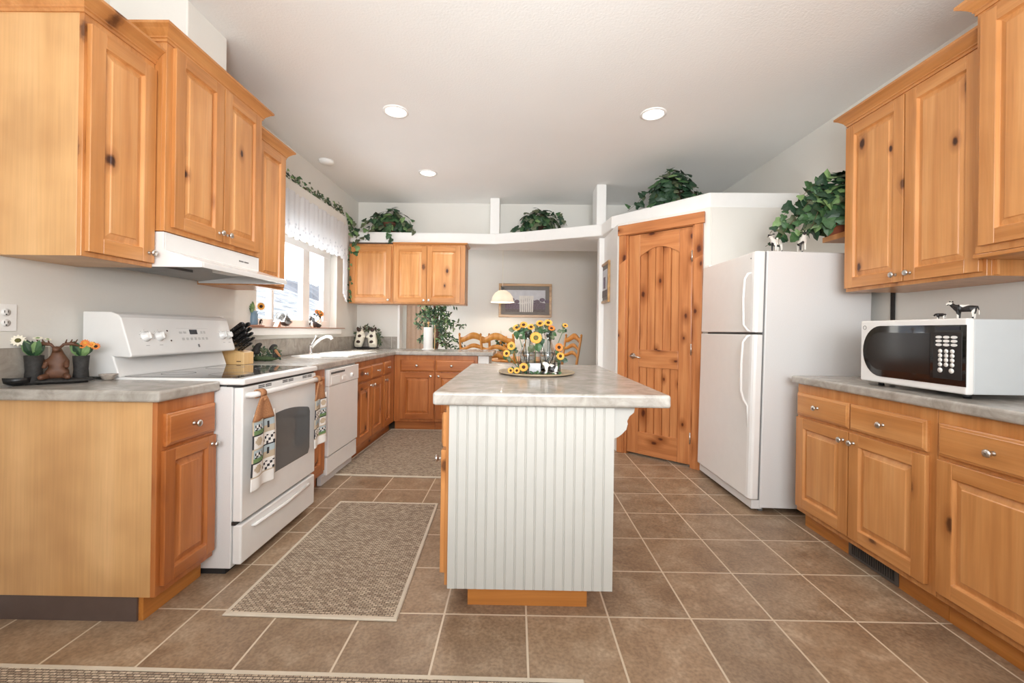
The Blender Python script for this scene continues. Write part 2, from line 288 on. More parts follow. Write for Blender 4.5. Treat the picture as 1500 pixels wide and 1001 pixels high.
# ---------------------------------------------------------------- mesh helpers
class MB:
    def __init__(s): s.v = []; s.f = []; s.mi = []; s.sm = []; s.xf = None
    def add(s, vs, fs, m=0, smooth=False):
        o = len(s.v)
        for v in vs:
            v = Vector(v)
            if s.xf is not None: v = s.xf @ v
            s.v.append(tuple(v))
        for k, f in enumerate(fs):
            s.f.append([o + i for i in f]); s.mi.append(m[k] if isinstance(m, list) else m); s.sm.append(smooth)
        return s
    def box(s, x0, x1, y0, y1, z0, z1, m=0):
        vs = [(x, y, z) for x in (x0, x1) for y in (y0, y1) for z in (z0, z1)]
        return s.add(vs, [(0, 1, 3, 2), (4, 6, 7, 5), (0, 4, 5, 1), (2, 3, 7, 6), (0, 2, 6, 4), (1, 5, 7, 3)], m)
    def prism(s, poly, a, b, plane='xy', m=0, smooth=False):
        f = {'xy': lambda p, c: (p[0], p[1], c), 'xz': lambda p, c: (p[0], c, p[1]), 'yz': lambda p, c: (c, p[0], p[1])}[plane]
        n = len(poly); vs = [f(p, a) for p in poly] + [f(p, b) for p in poly]
        return s.add(vs, [tuple(range(n)), tuple(range(2 * n - 1, n - 1, -1))] + [(i, (i + 1) % n, n + (i + 1) % n, n + i) for i in range(n)], m, smooth)
    def loops(s, rows, m=0, smooth=True, close=True, cap=True):
        n = len(rows[0]); vs = [p for r in rows for p in r]; fs = []
        for i in range(len(rows) - 1):
            for j in range(n if close else n - 1):
                fs.append((i * n + j, i * n + (j + 1) % n, (i + 1) * n + (j + 1) % n, (i + 1) * n + j))
        if cap and close: fs += [tuple(range(n)), tuple(range(len(vs) - 1, len(vs) - n - 1, -1))]
        return s.add(vs, fs, m, smooth)
    def lathe(s, prof, c=(0, 0, 0), n=20, m=0, axis='z', smooth=True, cap=True):
        rows = []
        for r, h in prof:
            row = []
            for k in range(n):
                a = 2 * PI * k / n; p = (max(r, 1e-4) * math.cos(a), max(r, 1e-4) * math.sin(a), h)
                if axis == 'x': p = (h, p[0], p[1])
                elif axis == 'y': p = (p[0], h, p[1])
                elif axis == '-y': p = (p[0], -h, p[1])
                row.append((p[0] + c[0], p[1] + c[1], p[2] + c[2]))
            rows.append(row)
        return s.loops(rows, m, smooth, True, cap)
    def tube(s, pts, r, n=8, m=0, smooth=True):
        pts = [Vector(p) for p in pts]; rs = r if isinstance(r, (list, tuple)) else [r] * len(pts); rows = []
        up = None
        for i, p in enumerate(pts):
            t = (pts[min(i + 1, len(pts) - 1)] - pts[max(i - 1, 0)]).normalized()
            if up is None: up = t.orthogonal().normalized()
            up = (up - t * up.dot(t)); up = up.normalized() if up.length > 1e-6 else t.orthogonal().normalized()
            q = t.cross(up)
            rows.append([tuple(p + (up * math.cos(2 * PI * k / n) + q * math.sin(2 * PI * k / n)) * rs[i]) for k in range(n)])
        return s.loops(rows, m, smooth)
    def ball(s, c, r, n=12, m=0):
        if not isinstance(r, (list, tuple)): r = (r, r, r)
        rows = []
        for i in range(n // 2 + 1):
            a = PI * i / (n // 2) ; sa = max(math.sin(a), 1e-3)
            rows.append([(c[0] + r[0] * sa * math.cos(2 * PI * k / n), c[1] + r[1] * sa * math.sin(2 * PI * k / n), c[2] - r[2] * math.cos(a)) for k in range(n)])
        return s.loops(rows, m, True)
    def sheet(s, fn, nu, nv, m=0, smooth=True):
        """open grid surface; fn(u, v) -> point; m may be a function of (u, v)"""
        vs = [fn(i / nu, j / nv) for j in range(nv + 1) for i in range(nu + 1)]; fs = []; ms = []
        for j in range(nv):
            for i in range(nu):
                fs.append((j * (nu + 1) + i, j * (nu + 1) + i + 1, (j + 1) * (nu + 1) + i + 1, (j + 1) * (nu + 1) + i)); ms.append(m((i + .5) / nu, (j + .5) / nv) if callable(m) else m)
        return s.add(vs, fs, ms, smooth)
    def sweep(s, prof, path, m=0, closed=False):
        """prof: (out, z); path: xy polyline, out is to the right of travel"""
        n = len(path); P = [Vector(p) for p in path]; rows = []
        for i in range(n):
            d1 = (P[i] - P[i - 1]).normalized() if (i > 0 or closed) else None
            d2 = (P[(i + 1) % n] - P[i]).normalized() if (i < n - 1 or closed) else None
            d1 = d1 or d2; d2 = d2 or d1
            n1 = Vector((d1.y, -d1.x)); n2 = Vector((d2.y, -d2.x)); mt = (n1 + n2).normalized(); k = 1 / max(.3, mt.dot(n1))
            rows.append([(P[i].x + mt.x * k * o, P[i].y + mt.y * k * o, z) for o, z in prof])
        if closed: rows.append(rows[0])
        return s.loops(rows, m, False, True, not closed)
    def build(s, name, mats, parent=None, bevel=0, seg=2, loc=None, rot=None, solid=0, sub=0):
        me = bpy.data.meshes.new(name); me.from_pydata(s.v, [], s.f)
        for mt in (mats if isinstance(mats, (list, tuple)) else [mats]): me.materials.append(M[mt] if isinstance(mt, str) else mt)
        for p, a, b in zip(me.polygons, s.mi, s.sm): p.material_index = a; p.use_smooth = b
        bm = bmesh.new(); bm.from_mesh(me); bmesh.ops.recalc_face_normals(bm, faces=bm.faces); bm.to_mesh(me); bm.free()
        o = bpy.data.objects.new(name, me); COL.objects.link(o)
        if parent: o.parent = parent
        if loc is not None: o.location = loc
        if rot is not None: o.rotation_euler = rot if isinstance(rot, (tuple, list)) else (0, 0, rot)
        if solid:
            md = o.modifiers.new('solid', 'SOLIDIFY'); md.thickness = solid; md.offset = 0
        if bevel:
            md = o.modifiers.new('bevel', 'BEVEL'); md.width = bevel; md.segments = seg; md.limit_method = 'ANGLE'; md.angle_limit = .7
        if sub:
            md = o.modifiers.new('sub', 'SUBSURF'); md.levels = md.render_levels = sub
        return o
def tag(o, label=None, cat=None, group=None, kind=None):
    if label: o['label'] = label
    if cat: o['category'] = cat
    if group: o['group'] = group
    if kind: o['kind'] = kind
    return o
def thing(name, label, cat, loc=(0, 0, 0), rot=0, group=None):
    o = bpy.data.objects.new(name, None); COL.objects.link(o); o.location = loc; o.rotation_euler = rot if isinstance(rot, tuple) else (0, 0, rot)
    o.empty_display_size = .05
    return tag(o, label, cat, group)
def struct(o): o['kind'] = 'structure'; return o
def grid_slab(xs, ys, keep, z0, z1):
    mb = MB(); idx = {}
    def vid(i, j, k):
        key = (i, j, k)
        if key not in idx: idx[key] = len(mb.v); mb.v.append((xs[i], ys[j], z1 if k else z0))
        return idx[key]
    C = {(i, j) for i in range(len(xs) - 1) for j in range(len(ys) - 1) if keep(i, j)}
    def F(*a): mb.f.append(list(a)); mb.mi.append(0); mb.sm.append(False)
    for i, j in C:
        F(vid(i, j, 1), vid(i + 1, j, 1), vid(i + 1, j + 1, 1), vid(i, j + 1, 1)); F(vid(i, j, 0), vid(i, j + 1, 0), vid(i + 1, j + 1, 0), vid(i + 1, j, 0))
        for (di, dj, a, b) in ((-1, 0, (i, j + 1), (i, j)), (1, 0, (i + 1, j), (i + 1, j + 1)), (0, -1, (i, j), (i + 1, j)), (0, 1, (i + 1, j + 1), (i, j + 1))):
            if (i + di, j + dj) not in C: F(vid(*a, 0), vid(*b, 0), vid(*b, 1), vid(*a, 1))
    return mb
# ---------------------------------------------------------------- the room
XL, XR, ZC, YB, YD, YR = -2.12, 2.44, 2.88, 5.65, 7.6, -3.1
def sbox(name, mat, *b, bevel=0):
    mb = MB().box(*b); return struct(mb.build(name, mat, bevel=bevel))
sbox('floor', 'tile', XL - .14, XR + .12, YR - .1, YD + .15, -.08, 0)
sbox('ceiling', 'ceiling', XL - .14, XR + .12, YR - .1, YD + .15, ZC, ZC + .08)
# left wall with the window opening Y 3.45..5.00, z 1.20..2.08
WY0, WY1, WZ0, WZ1 = 3.45, 5.0, 1.2, 2.08
mb = MB(); mb.box(XL - .14, XL, YR, WY0, 0, ZC); mb.box(XL - .14, XL, WY1, 5.77, 0, ZC); mb.box(XL - .14, XL, WY0, WY1, 0, WZ0); mb.box(XL - .14, XL, WY0, WY1, WZ1, ZC)
struct(mb.build('wall_left', 'wall'))
sbox('wall_right', 'wall', XR, XR + .12, YR, YD, 0, ZC)
# back partition: short return beside the corner and header above the plant ledge
mb = MB(); mb.box(XL, -1.56, YB, YB + .12, 0, 2.28); mb.box(XL, XR, YB, YB + .12, 2.42, ZC)
struct(mb.build('wall_back', 'wall'))
sbox('wall_far', 'wall', XL - .14, XR, YD, YD + .12, 0, ZC)
mb = MB(); mb.box(XL - .14, XL, 5.77, YD, 0, .75); mb.box(XL - .14, XL, 5.77, YD, 2.2, ZC); mb.box(XL - .14, XL, 5.77, 6.0, .75, 2.2); mb.box(XL - .14, XL, 7.05, YD, .75, 2.2)
struct(mb.build('wall_dining', 'wall'))
mb = MB(); mb.box(XL - .14, -1.0, YR - .12, YR, 0, ZC); mb.box(1.4, XR, YR - .12, YR, 0, ZC); mb.box(-1.0, 1.4, YR - .12, YR, 2.2, ZC); mb.box(-1.0, 1.4, YR - .12, YR, 0, 1.0)  # unseen rear wall; its opening is made up, sized for the fill light
struct(mb.build('wall_rear', 'wall'))
sbox('trim_1', 'trimwhite', -1.575, -1.545, YB - .012, YB + .132, .937, 2.28, bevel=.004)
# duct chase above the hood cabinet
sbox('trim_2', 'wall', XL, -1.71, 2.17, 2.47, 2.60, ZC, bevel=.006)
# plant ledge
path = [(XL, 5.34), (-1.0, 5.35), (-.27, 5.365), (.1, 5.23), (.5, 5.04), (.957, 4.82), (.995, 4.50), (1.668, 3.70), (XR, 3.69)]
mb = MB(); mb.prism(path + [(XR, YB), (XL, YB)], 2.285, 2.42, 'xy')
struct(mb.build('trim_3', 'trimwhite', bevel=.012, seg=3))
mb = MB(); mb.box(XL, XR, YB, YB + .12, 2.285, 2.42)
struct(mb.build('trim_4', 'trimwhite'))
sbox('trim_5', 'trimwhite', -.345, -.225, 5.40, YB, 2.42, ZC, bevel=.006)
sbox('trim_6', 'trimwhite', .905, 1.015, 4.86, 5.12, 2.42, ZC, bevel=.006)
# pantry walls
u = Vector((.736, -.677)); nrm = Vector((.677, .736)); O2 = Vector((1.02, 4.257)) + nrm * .022
A = O2 - u * .05; Bp = O2 + u * .86
def diag(s, d): p = O2 + u * s + nrm * d; return (p.x, p.y)
mb = MB()
mb.prism([diag(-.03, 0), diag(.09, 0), diag(.09, .11), diag(-.03, .11)], 0, 2.285)
mb.prism([diag(.72, 0), diag(.875, 0), diag(.875, .11), diag(.72, .11)], 0, 2.285)
mb.prism([diag(.09, 0), diag(.72, 0), diag(.72, .11), diag(.09, .11)], 2.165, 2.285)
struct(mb.build('wall_pantry', 'wall', bevel=.004))
xc = diag(-.03, 0)
mb = MB(); mb.box(xc[0], xc[0] + .11, xc[1] - .002, 4.94, 0, 2.285); mb.box(.955, 1.11, 4.94, 5.05, 0, 2.285)
struct(mb.build('wall_pantry_side', 'trimwhite', bevel=.008))
xd = diag(.875, 0)
sbox('wall_pantry_front', 'wall', xd[0] - .01, XR, xd[1] + .004, xd[1] + .12, 0, 2.285)
# back of the pantry so no light leaks
# pony wall at the peninsula end
sbox('trim_7', 'trimwhite', -.445, -.315, 5.06, 5.66, 0, .889, bevel=.004)
sbox('trim_8', 'trimwhite', -1.56, -.445, 5.66, 5.70, 0, .889)
# window
root = struct(thing('window_1', None, None, (XL - .105, 0, 0)))
mb = MB(); f = .035
mb.box(-.03, .03, WY0, WY1, WZ0, WZ0 + .075); mb.box(-.03, .03, WY0, WY1, WZ1 - .075, WZ1)
for (a, b_) in ((WY0, WY0 + f), (4.83, WY1), (3.80, 3.84), (4.36, 4.50)): mb.box(-.026, .026, a, b_, WZ0 + .075, WZ1 - .075)
mb.build('window_frame', 'trimwhite', root, .004)
mb = MB()
for (a, b) in ((3.485, 3.80), (3.84, 4.36), (4.50, 4.83)): mb.add([(0, a, WZ0 + .075), (0, b, WZ0 + .075), (0, b, WZ1 - .075), (0, a, WZ1 - .075)], [(0, 1, 2, 3)])
mb.build('window_pane', 'pane', root)
# hollow ceiling/wall baseboards
sbox('baseboard_right', 'trimwhite', XR - .012, XR, YR, .7, 0, .09)
sbox('baseboard_far', 'trimwhite', XL, XR, YD - .012, YD, 0, .09)
# pantry door and casing
ang = math.atan2(-.677, .736)
t = struct(thing('trim_9', None, None, (1.02 + .677 * .02, 4.257 + .736 * .02, 0), ang))
mb = MB(); mb.box(0, .075, -.022, 0, 0, 2.155, 0); mb.box(.735, .81, -.022, 0, 0, 2.155, 0); mb.build('casing_side', 'pine', t, .004)
mb = MB(); mb.box(-.012, .822, -.028, 0, 2.155, 2.255, 0); mb.build('casing_head', 'pine_h', t, .005)
mb = MB(); mb.box(.0745, .0955, -.004, .10, 0, 2.16); mb.box(.7145, .7355, -.004, .10, 0, 2.16); mb.build('jamb', 'pine', t)
mb = MB(); mb.box(.0745, .7355, -.004, .10, 2.15, 2.164); mb.build('head_jamb', 'pine_h', t)
d = struct(thing('door_1', None, None, (1.02 + .677 * .02, 4.257 + .736 * .02, 0), ang))
X0, X1, Z0, Z1 = .099, .711, .022, 2.146; sw = .115
mb = MB(); mb.box(X0, X0 + sw, .004, .042, Z0, Z1); mb.box(X1 - sw, X1, .004, .042, Z0, Z1); mb.build('door_stile', 'pine', d, .004)
mb = MB(); mb.box(X0 + sw, X1 - sw, .004, .042, Z0, .235); mb.box(X0 + sw, X1 - sw, .004, .042, .86, 1.03)
pts = [(X0 + sw, Z1), (X0 + sw, 1.93)]
for i in range(13):
    a = i / 12; pts.append((X0 + sw + (X1 - X0 - 2 * sw) * a, 1.93 + .075 * math.sin(PI * a)))
pts += [(X1 - sw, 1.93), (X1 - sw, Z1)]; pts = [pts[0]] + pts[2:-2] + [pts[-1]]
mb.prism(pts, .004, .042, 'xz'); mb.build('door_rail', 'pine_h', d, .004)
x0, x1 = X0 + sw, X1 - sw; nb = 5; wv = (x1 - x0) / nb
mb = MB()
for k in range(nb):
    a, b = x0 + k * wv + .002, x0 + (k + 1) * wv - .002
    for (z0, z1) in ((.235, .86), (1.03, 2.01)):
        mb.prism([(a, .034), (a, .026), (a + .004, .014), (b - .004, .014), (b, .026), (b, .034)], z0, z1, 'xy')
mb.box(x0, x1, .03, .036, .235, 2.02)
mb.build('door_panel', 'pine', d)
mb = MB(); mb.lathe([(.027, 0), (.027, .008), (.012, .012), (.011, .05)], (X0 + .055, .004, .965), 20, axis='-y')
mb.tube([(X0 + .052, -.046, .965), (X0 + .08, -.052, .966), (X0 + .125, -.05, .958), (X0 + .155, -.044, .952)], [.011, .010, .008, .006], 10)
mb.build('door_handle', 'nickel', d)
for z in (.26, 1.05, 1.88):
    MB().lathe([(.0, -.05), (.006, -.049), (.006, .049), (.0, .05)], (.713, -.004, z), 10).build('hinge', 'nickel', d)

# ---------------------------------------------------------------- cabinets
RL, RRT = PI / 2, -PI / 2
def door_part(root, x0, x1, z0, z1, knob=None, kind='door', st='alder'):
    """a raised panel door or a slab drawer, front plane y = -.021"""
    w_, h = x1 - x0, z1 - z0; T = .021
    if kind == 'drawer':
        mb = MB(); rows = []
        for ins, y in ((0, 0), (0, -.012), (.004, -.016), (.011, -.0185), (.014, -T)):
            rows.append([(x0 + ins, y, z0 + ins), (x1 - ins, y, z0 + ins), (x1 - ins, y, z1 - ins), (x0 + ins, y, z1 - ins)])
        mb.loops(rows, 0, False); o = mb.build('drawer', st + '_h', root)
    else:
        s = .062 if w_ > .3 else .052
        mb = MB(); mb.box(x0, x0 + s, -T, 0, z0, z1, 0); mb.box(x1 - s, x1, -T, 0, z0, z1, 0)
        mb.box(x0 + s, x1 - s, -T, 0, z0, z0 + s, 1); mb.box(x0 + s, x1 - s, -T, 0, z1 - s, z1, 1)
        rows = []
        for ins, y in ((s - .004, -.003), (s - .0005, -.0195), (s + .005, -.006), (s + .009, -.006), (s + .032, -.0135), (s + .033, -.0175)):
            rows.append([(x0 + ins, y, z0 + ins), (x1 - ins, y, z0 + ins), (x1 - ins, y, z1 - ins), (x0 + ins, y, z1 - ins)])
        mb2 = MB()
        mb.loops(rows, 2, False)
        o = mb.build('door', [st, st + '_h', st + '_p'], root, .0016, 1)
    if knob:
        kx, kz = knob
        MB().lathe([(.009, 0), (.009, .002), (.005, .006), (.005, .014), (.012, .019), (.0155, .024), (.0145, .029), (.008, .0325), (.0, .033)], (kx, -T, kz), 16, axis='-y').build('knob', 'nickel', o)
    return o
CROWN = [(0, 0), (.006, 0), (.006, .012), (.012, .016), (.012, .022), (.022, .034), (.036, .048), (.052, .058), (.052, .070), (.046, .072), (0, .072)]
def cabinet(name, label, cat, loc, rot, w_, d_, z0, z1, fronts, side='alder', toe=None, crown=None, bottom=None, group=None, toemat='toe', ctop=None, st='alder'):
    root = thing(name, label, cat, loc, rot, group)
    MB().box(0, w_, .02, d_, z0, ctop or z1).build('carcass', side, root, .001, 1)
    MB().box(0, w_, 0, .02, z0, z1).build('face_frame', st, root, .0015, 1)
    for f_ in fronts:
        door_part(root, *f_[1:5], knob=f_[5] if len(f_) > 5 else None, kind=f_[0], st=st)
    if toe:
        MB().box(toe[1], w_ - toe[2], toe[0], d_ - .03, 0.0, z0).build('toe_kick', toemat, root)
    if crown:
        a, zc = crown   # path in local xy, front side to the right of travel
        mb = MB().sweep([(o, z + zc) for o, z in CROWN], a)
        mb.build('crown_moulding', 'alder_h', root)
    return root
F1 = -1.44   # face of the left run
Z1B = .889
# left run: end cabinet (front faces +X, local x -> +Y)
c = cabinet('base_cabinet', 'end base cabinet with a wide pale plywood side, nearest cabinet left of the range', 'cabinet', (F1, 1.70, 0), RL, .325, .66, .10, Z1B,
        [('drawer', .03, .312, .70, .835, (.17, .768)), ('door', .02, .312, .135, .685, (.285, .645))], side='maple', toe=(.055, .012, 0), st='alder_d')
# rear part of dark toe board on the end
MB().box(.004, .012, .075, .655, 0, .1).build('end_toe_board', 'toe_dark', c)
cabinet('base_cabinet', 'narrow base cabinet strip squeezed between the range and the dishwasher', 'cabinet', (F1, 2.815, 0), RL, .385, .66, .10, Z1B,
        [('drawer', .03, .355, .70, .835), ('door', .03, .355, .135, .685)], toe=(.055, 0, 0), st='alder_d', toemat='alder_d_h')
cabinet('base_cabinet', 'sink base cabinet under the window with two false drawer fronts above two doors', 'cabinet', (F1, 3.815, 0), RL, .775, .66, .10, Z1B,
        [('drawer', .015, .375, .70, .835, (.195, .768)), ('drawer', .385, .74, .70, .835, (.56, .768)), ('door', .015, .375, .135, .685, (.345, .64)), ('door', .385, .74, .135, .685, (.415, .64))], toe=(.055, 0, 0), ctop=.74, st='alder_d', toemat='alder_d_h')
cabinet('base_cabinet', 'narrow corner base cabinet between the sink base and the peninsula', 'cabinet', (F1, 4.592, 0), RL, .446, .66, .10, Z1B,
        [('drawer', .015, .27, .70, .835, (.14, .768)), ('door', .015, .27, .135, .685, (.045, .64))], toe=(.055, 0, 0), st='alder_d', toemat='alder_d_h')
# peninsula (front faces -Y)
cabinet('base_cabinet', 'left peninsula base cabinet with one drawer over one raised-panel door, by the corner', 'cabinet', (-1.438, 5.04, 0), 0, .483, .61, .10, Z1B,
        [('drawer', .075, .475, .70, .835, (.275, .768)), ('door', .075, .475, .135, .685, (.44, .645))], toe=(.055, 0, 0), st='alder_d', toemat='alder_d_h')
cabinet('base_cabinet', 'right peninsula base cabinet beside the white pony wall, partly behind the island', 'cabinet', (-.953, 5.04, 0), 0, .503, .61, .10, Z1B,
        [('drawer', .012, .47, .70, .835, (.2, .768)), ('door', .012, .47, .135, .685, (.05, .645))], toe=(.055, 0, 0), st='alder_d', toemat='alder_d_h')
# left wall cabinets
U1 = -1.755
cabinet('wall_cabinet', 'tall wall cabinet nearest the camera on the left wall with a broad plain side', 'cabinet', (U1, 1.695, 0), RL, .335, .363, 1.475, 2.46,
        [('door', .012, .325, 1.495, 2.42, (.295, 1.54))], side='maple', crown=([(-.0, .36), (0, 0), (.335, 0)], 2.455))
cabinet('wall_cabinet', 'raised two-door wall cabinet above the range hood', 'cabinet', (-1.70, 2.032, 0), RL, .768, .418, 1.655, 2.60,
        [('door', .035, .380, 1.68, 2.56, (.35, 1.725)), ('door', .388, .735, 1.68, 2.56, (.418, 1.725))], crown=([(0, .36), (0, 0), (.768, 0), (.768, .36)], 2.565))
cabinet('wall_cabinet', 'single-door wall cabinet between the range hood and the window', 'cabinet', (U1, 2.802, 0), RL, .39, .363, 1.475, 2.50,
        [('door', .02, .36, 1.495, 2.46)], crown=([(0.0, 0), (.39, 0), (.39, .36)], 2.465))
# back wall cabinets hanging under the ledge
c = cabinet('wall_cabinet', 'single-door wall cabinet in the back corner under the ivy', 'cabinet', (-2.10, 5.32, 0), 0, .548, .328, 1.515, 2.262,
        [('door', .015, .53, 1.53, 2.235, (.50, 1.56))])
c = cabinet('wall_cabinet', 'two-door wall cabinet hanging above the peninsula counter', 'cabinet', (-1.55, 5.32, 0), 0, .905, .328, 1.515, 2.262,
        [('door', .012, .425, 1.53, 2.235, (.395, 1.56)), ('door', .43, .845, 1.53, 2.235, (.46, 1.56))])
MB().sweep([(0, 0), (.012, 0), (.03, .018), (.03, .024), (0, .024)][::1], [(0, 0), (.905, 0), (.905, .3)]).build('crown_moulding', 'alder_h', c, loc=(0, 0, 2.258))
# right wall cabinets (front faces -X, local x -> -Y)
cabinet('wall_cabinet', 'two-door wall cabinet beside the fridge with knots in the doors', 'cabinet', (2.07, 2.69, 0), RRT, .80, .368, 1.465, 2.53,
        [('door', .012, .41, 1.485, 2.485, (.37, 1.525)), ('door', .418, .785, 1.485, 2.485, (.455, 1.525))], crown=([(0, .36), (0, 0), (.80, 0)], 2.50))
c = cabinet('wall_cabinet', 'deeper raised wall cabinet at the right edge above the microwave', 'cabinet', (2.0, 1.875, 0), RRT, .80, .437, 1.555, 2.64,
        [('door', .03, .42, 1.585, 2.575), ('door', .43, .78, 1.585, 2.575)], crown=([(0, .43), (0, 0), (.80, 0)], 2.60))
MB().box(-.004, .8, -.006, .43, 1.535, 1.553).build('light_rail', 'alder_h', c, .003)
# filler board between the two right wall cabinets
tag(MB().box(0, .012, 0, .30, 1.47, 2.50).build('filler_board', 'alder', loc=(2.10, 1.876, 0), rot=0), 'thin vertical wood filler board between the two right wall cabinets', 'board')
# right base cabinets
F2 = 1.775
cabinet('base_cabinet', 'two-door base cabinet beside the fridge above the floor vent', 'cabinet', (F2, 2.682, 0), RRT, .882, .66, .10, Z1B,
        [('drawer', .015, .425, .70, .835, (.20, .768)), ('drawer', .433, .85, .70, .835, (.64, .768)), ('door', .015, .425, .135, .685, (.395, .635)), ('door', .433, .85, .135, .685, (.465, .635))], toe=(.055, 0, 0))
cabinet('base_cabinet', 'base cabinet at the right edge of the photo with one wide drawer and door', 'cabinet', (F2, 1.798, 0), RRT, .90, .66, .10, Z1B,
        [('drawer', .015, .46, .70, .835, (.225, .768)), ('door', .015, .46, .135, .685), ('drawer', .468, .885, .70, .835, (.67, .768)), ('door', .468, .885, .135, .685)], toe=(.055, 0, 0))
# ---------------------------------------------------------------- worktops
def worktop(mb, label, name='countertop'):
    return tag(mb.build(name, 'counter', bevel=.011, seg=3), label, 'countertop')
CT0, CT1 = .890, .936
worktop(MB().box(XL + .012, -1.412, 1.672, 2.028, CT0, CT1), 'short countertop on the end cabinet left of the range')
SX0, SX1, SY0, SY1 = -1.98, -1.53, 3.82, 4.56
xs = [XL + .012, SX0, SX1, -1.412, -.262]; ys = [2.812, SY0, SY1, 5.005, 5.72]
def keep(i, j):
    if j == 3: return True
    if i == 3: return False
    return not (i == 1 and j == 1)
worktop(grid_slab(xs, ys, keep, CT0, CT1), 'long L-shaped countertop around the sink and onto the peninsula')
worktop(MB().box(1.748, XR - .012, .88, 2.712, CT0, CT1), 'grey countertop under the microwave along the right wall')
worktop(MB().box(-.335, .632, 1.722, 3.26, .888, .941), 'large island countertop with a round tray of sunflowers on it')
# ---------------------------------------------------------------- backsplash tiles (setting)
def splash(name, boxes, grout):
    r = struct(thing(name, None, None)); mb = MB()
    for b in boxes: mb.box(*b)
    mb.build('splash_tile', 'splash', r, .0015, 1)
    MB().box(*grout).build('tile_grout', 'grout', r)
bx = []; y = 1.30
while y < 2.0: bx.append((XL + .001, XL + .010, y + .003, min(y + .30, 2.035) - .003, .938, 1.095)); y += .305
splash('trim_10', bx, (XL, XL + .007, 1.30, 2.03, .938, 1.094))
bx = []; y = 2.82
while y < 5.63: bx.append((XL + .001, XL + .010, y + .002, min(y + .15, 5.64) - .002, .938, 1.095)); y += .152
splash('trim_11', bx, (XL, XL + .007, 2.82, 5.64, .938, 1.094))
bx = []; x = XL + .012
while x < -1.58: bx.append((x + .002, min(x + .15, -1.578) - .002, YB - .010, YB - .001, .938, 1.095)); x += .152
splash('trim_12', bx, (XL + .012, -1.578, YB - .007, YB, .938, 1.094))

# ---------------------------------------------------------------- island
isl = thing('kitchen_island', 'white beadboard island base with wood doors on its left side', 'kitchen island', (0, 0, 0))
MB().box(-.288, .405, 1.79, 3.1, .12, .887).build('carcass', 'alder', isl)
def bead(x0, x1):
    pts = []; x = x0; pitch = .0405
    pts.append((x0, 0)); 
    while x + pitch < x1 + .001:
        a = x + pitch - .009
        pts += [(a, 0), (a + .0015, 0.0025), (a + .003, .0005), (a + .0045, 0), (a + .006, .0005), (a + .0075, .0025), (a + .009, 0)]
        x += pitch
    if x1 - pts[-1][0] > 1e-4: pts.append((x1, 0))
    return pts
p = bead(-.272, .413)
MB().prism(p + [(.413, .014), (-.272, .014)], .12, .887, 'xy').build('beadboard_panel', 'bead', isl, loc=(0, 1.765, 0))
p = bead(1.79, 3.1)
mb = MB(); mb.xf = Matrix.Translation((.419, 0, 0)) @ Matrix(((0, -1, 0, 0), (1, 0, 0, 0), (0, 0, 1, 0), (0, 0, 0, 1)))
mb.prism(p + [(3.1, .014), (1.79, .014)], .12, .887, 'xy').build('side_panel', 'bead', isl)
MB().box(-.195, .323, 1.85, 3.05, 0, .12).build('toe_kick', 'toe', isl, .001)
# corbel under the right overhang
for yy in (1.80, 2.9):
    pts = [(0, 0), (.135, 0), (.14, -.02), (.135, -.04), (.105, -.06), (.09, -.085), (.095, -.10), (.085, -.13), (.055, -.155), (.03, -.17), (.0, -.18)]
    MB().prism([(a * .62 + .420, b * .8 + .887) for a, b in pts], yy, yy + .03, 'xz').build('corbel', 'bead', isl, .002)
lr = thing('kitchen_island_fronts', None, None)
bpy.data.objects.remove(lr)
for (y0, y1) in ((1.80, 2.22), (2.225, 2.64), (2.645, 3.06)):
    for kind, z0, z1 in (('drawer', .70, .845), ('door', .165, .685)):
        o = door_part(isl, 0, y1 - y0, z0, z1, ((y1 - y0) / 2, .775) if kind == 'drawer' else ((y1 - y0) - .035, .64), kind)
        o.rotation_euler = (0, 0, RRT); o.location = (-.289, y1, 0)

# ---------------------------------------------------------------- rugs
def rug(label, pts, z=.008):
    r = thing('rug', label, 'rug', (*pts[0], 0))
    P = [(a - pts[0][0], b - pts[0][1]) for a, b in pts]
    MB().prism(P, .0005, z, 'xy').build('woven_field', 'rug', r)
    mb = MB(); mb.sweep([(-.012, .0004), (.006, .0004), (.008, z * .6), (.004, z + .002), (-.010, z + .002)], P, closed=True)
    mb.build('binding', 'rugedge', r)
rug('woven runner rug on the floor beside the range and the island', [(-1.189, 1.753), (-.478, 1.738), (-.52, 2.896), (-1.186, 2.905)])
rug('woven rug in front of the sink cabinets by the back corner', [(-1.488, 3.45), (-.36, 3.41), (-.38, 5.0), (-1.46, 5.035)])
rug('grey woven mat along the bottom edge of the photo', [(-2.05, .85), (.25, .83), (.24, 1.448), (-2.05, 1.468)])
# ---------------------------------------------------------------- range
W_ = .762
rg = thing('kitchen_range', 'white freestanding electric range with arched oven window and back control panel', 'range', (-1.36, 2.036, 0), RL)
MB().box(0, W_, 0, .735, .03, .905).build('range_body', 'white_side', rg, .003)
MB().box(.01, W_ - .01, .03, .7, 0, .03).build('kick_base', 'dark', rg)
MB().box(.004, W_ - .004, -.018, .03, .236, .252).build('drawer_gap', 'dark', rg)
MB().box(.004, W_ - .004, -.03, .03, .903, .914).build('shadow_gap', 'dark', rg)
MB().box(-.001, W_ + .001, -.055, .62, .914, .945).build('cooktop_frame', 'white', rg, .009, 3)
MB().box(.03, W_ - .03, .0, .56, .9452, .9468).build('cooktop_glass', 'cooktop', rg)
for (x, y, r) in ((.2, .14, .10), (.56, .14, .085), (.2, .42, .075), (.56, .42, .10)):
    MB().lathe([(r, 0), (r, .0004), (r - .003, .0004), (r - .003, 0)], (x, y, .9469), 40, cap=False).build('burner_ring', 'grey', rg)
dr = MB().box(.006, W_ - .006, -.046, -.002, .252, .902).build('oven_door', 'white', rg, .007, 3)
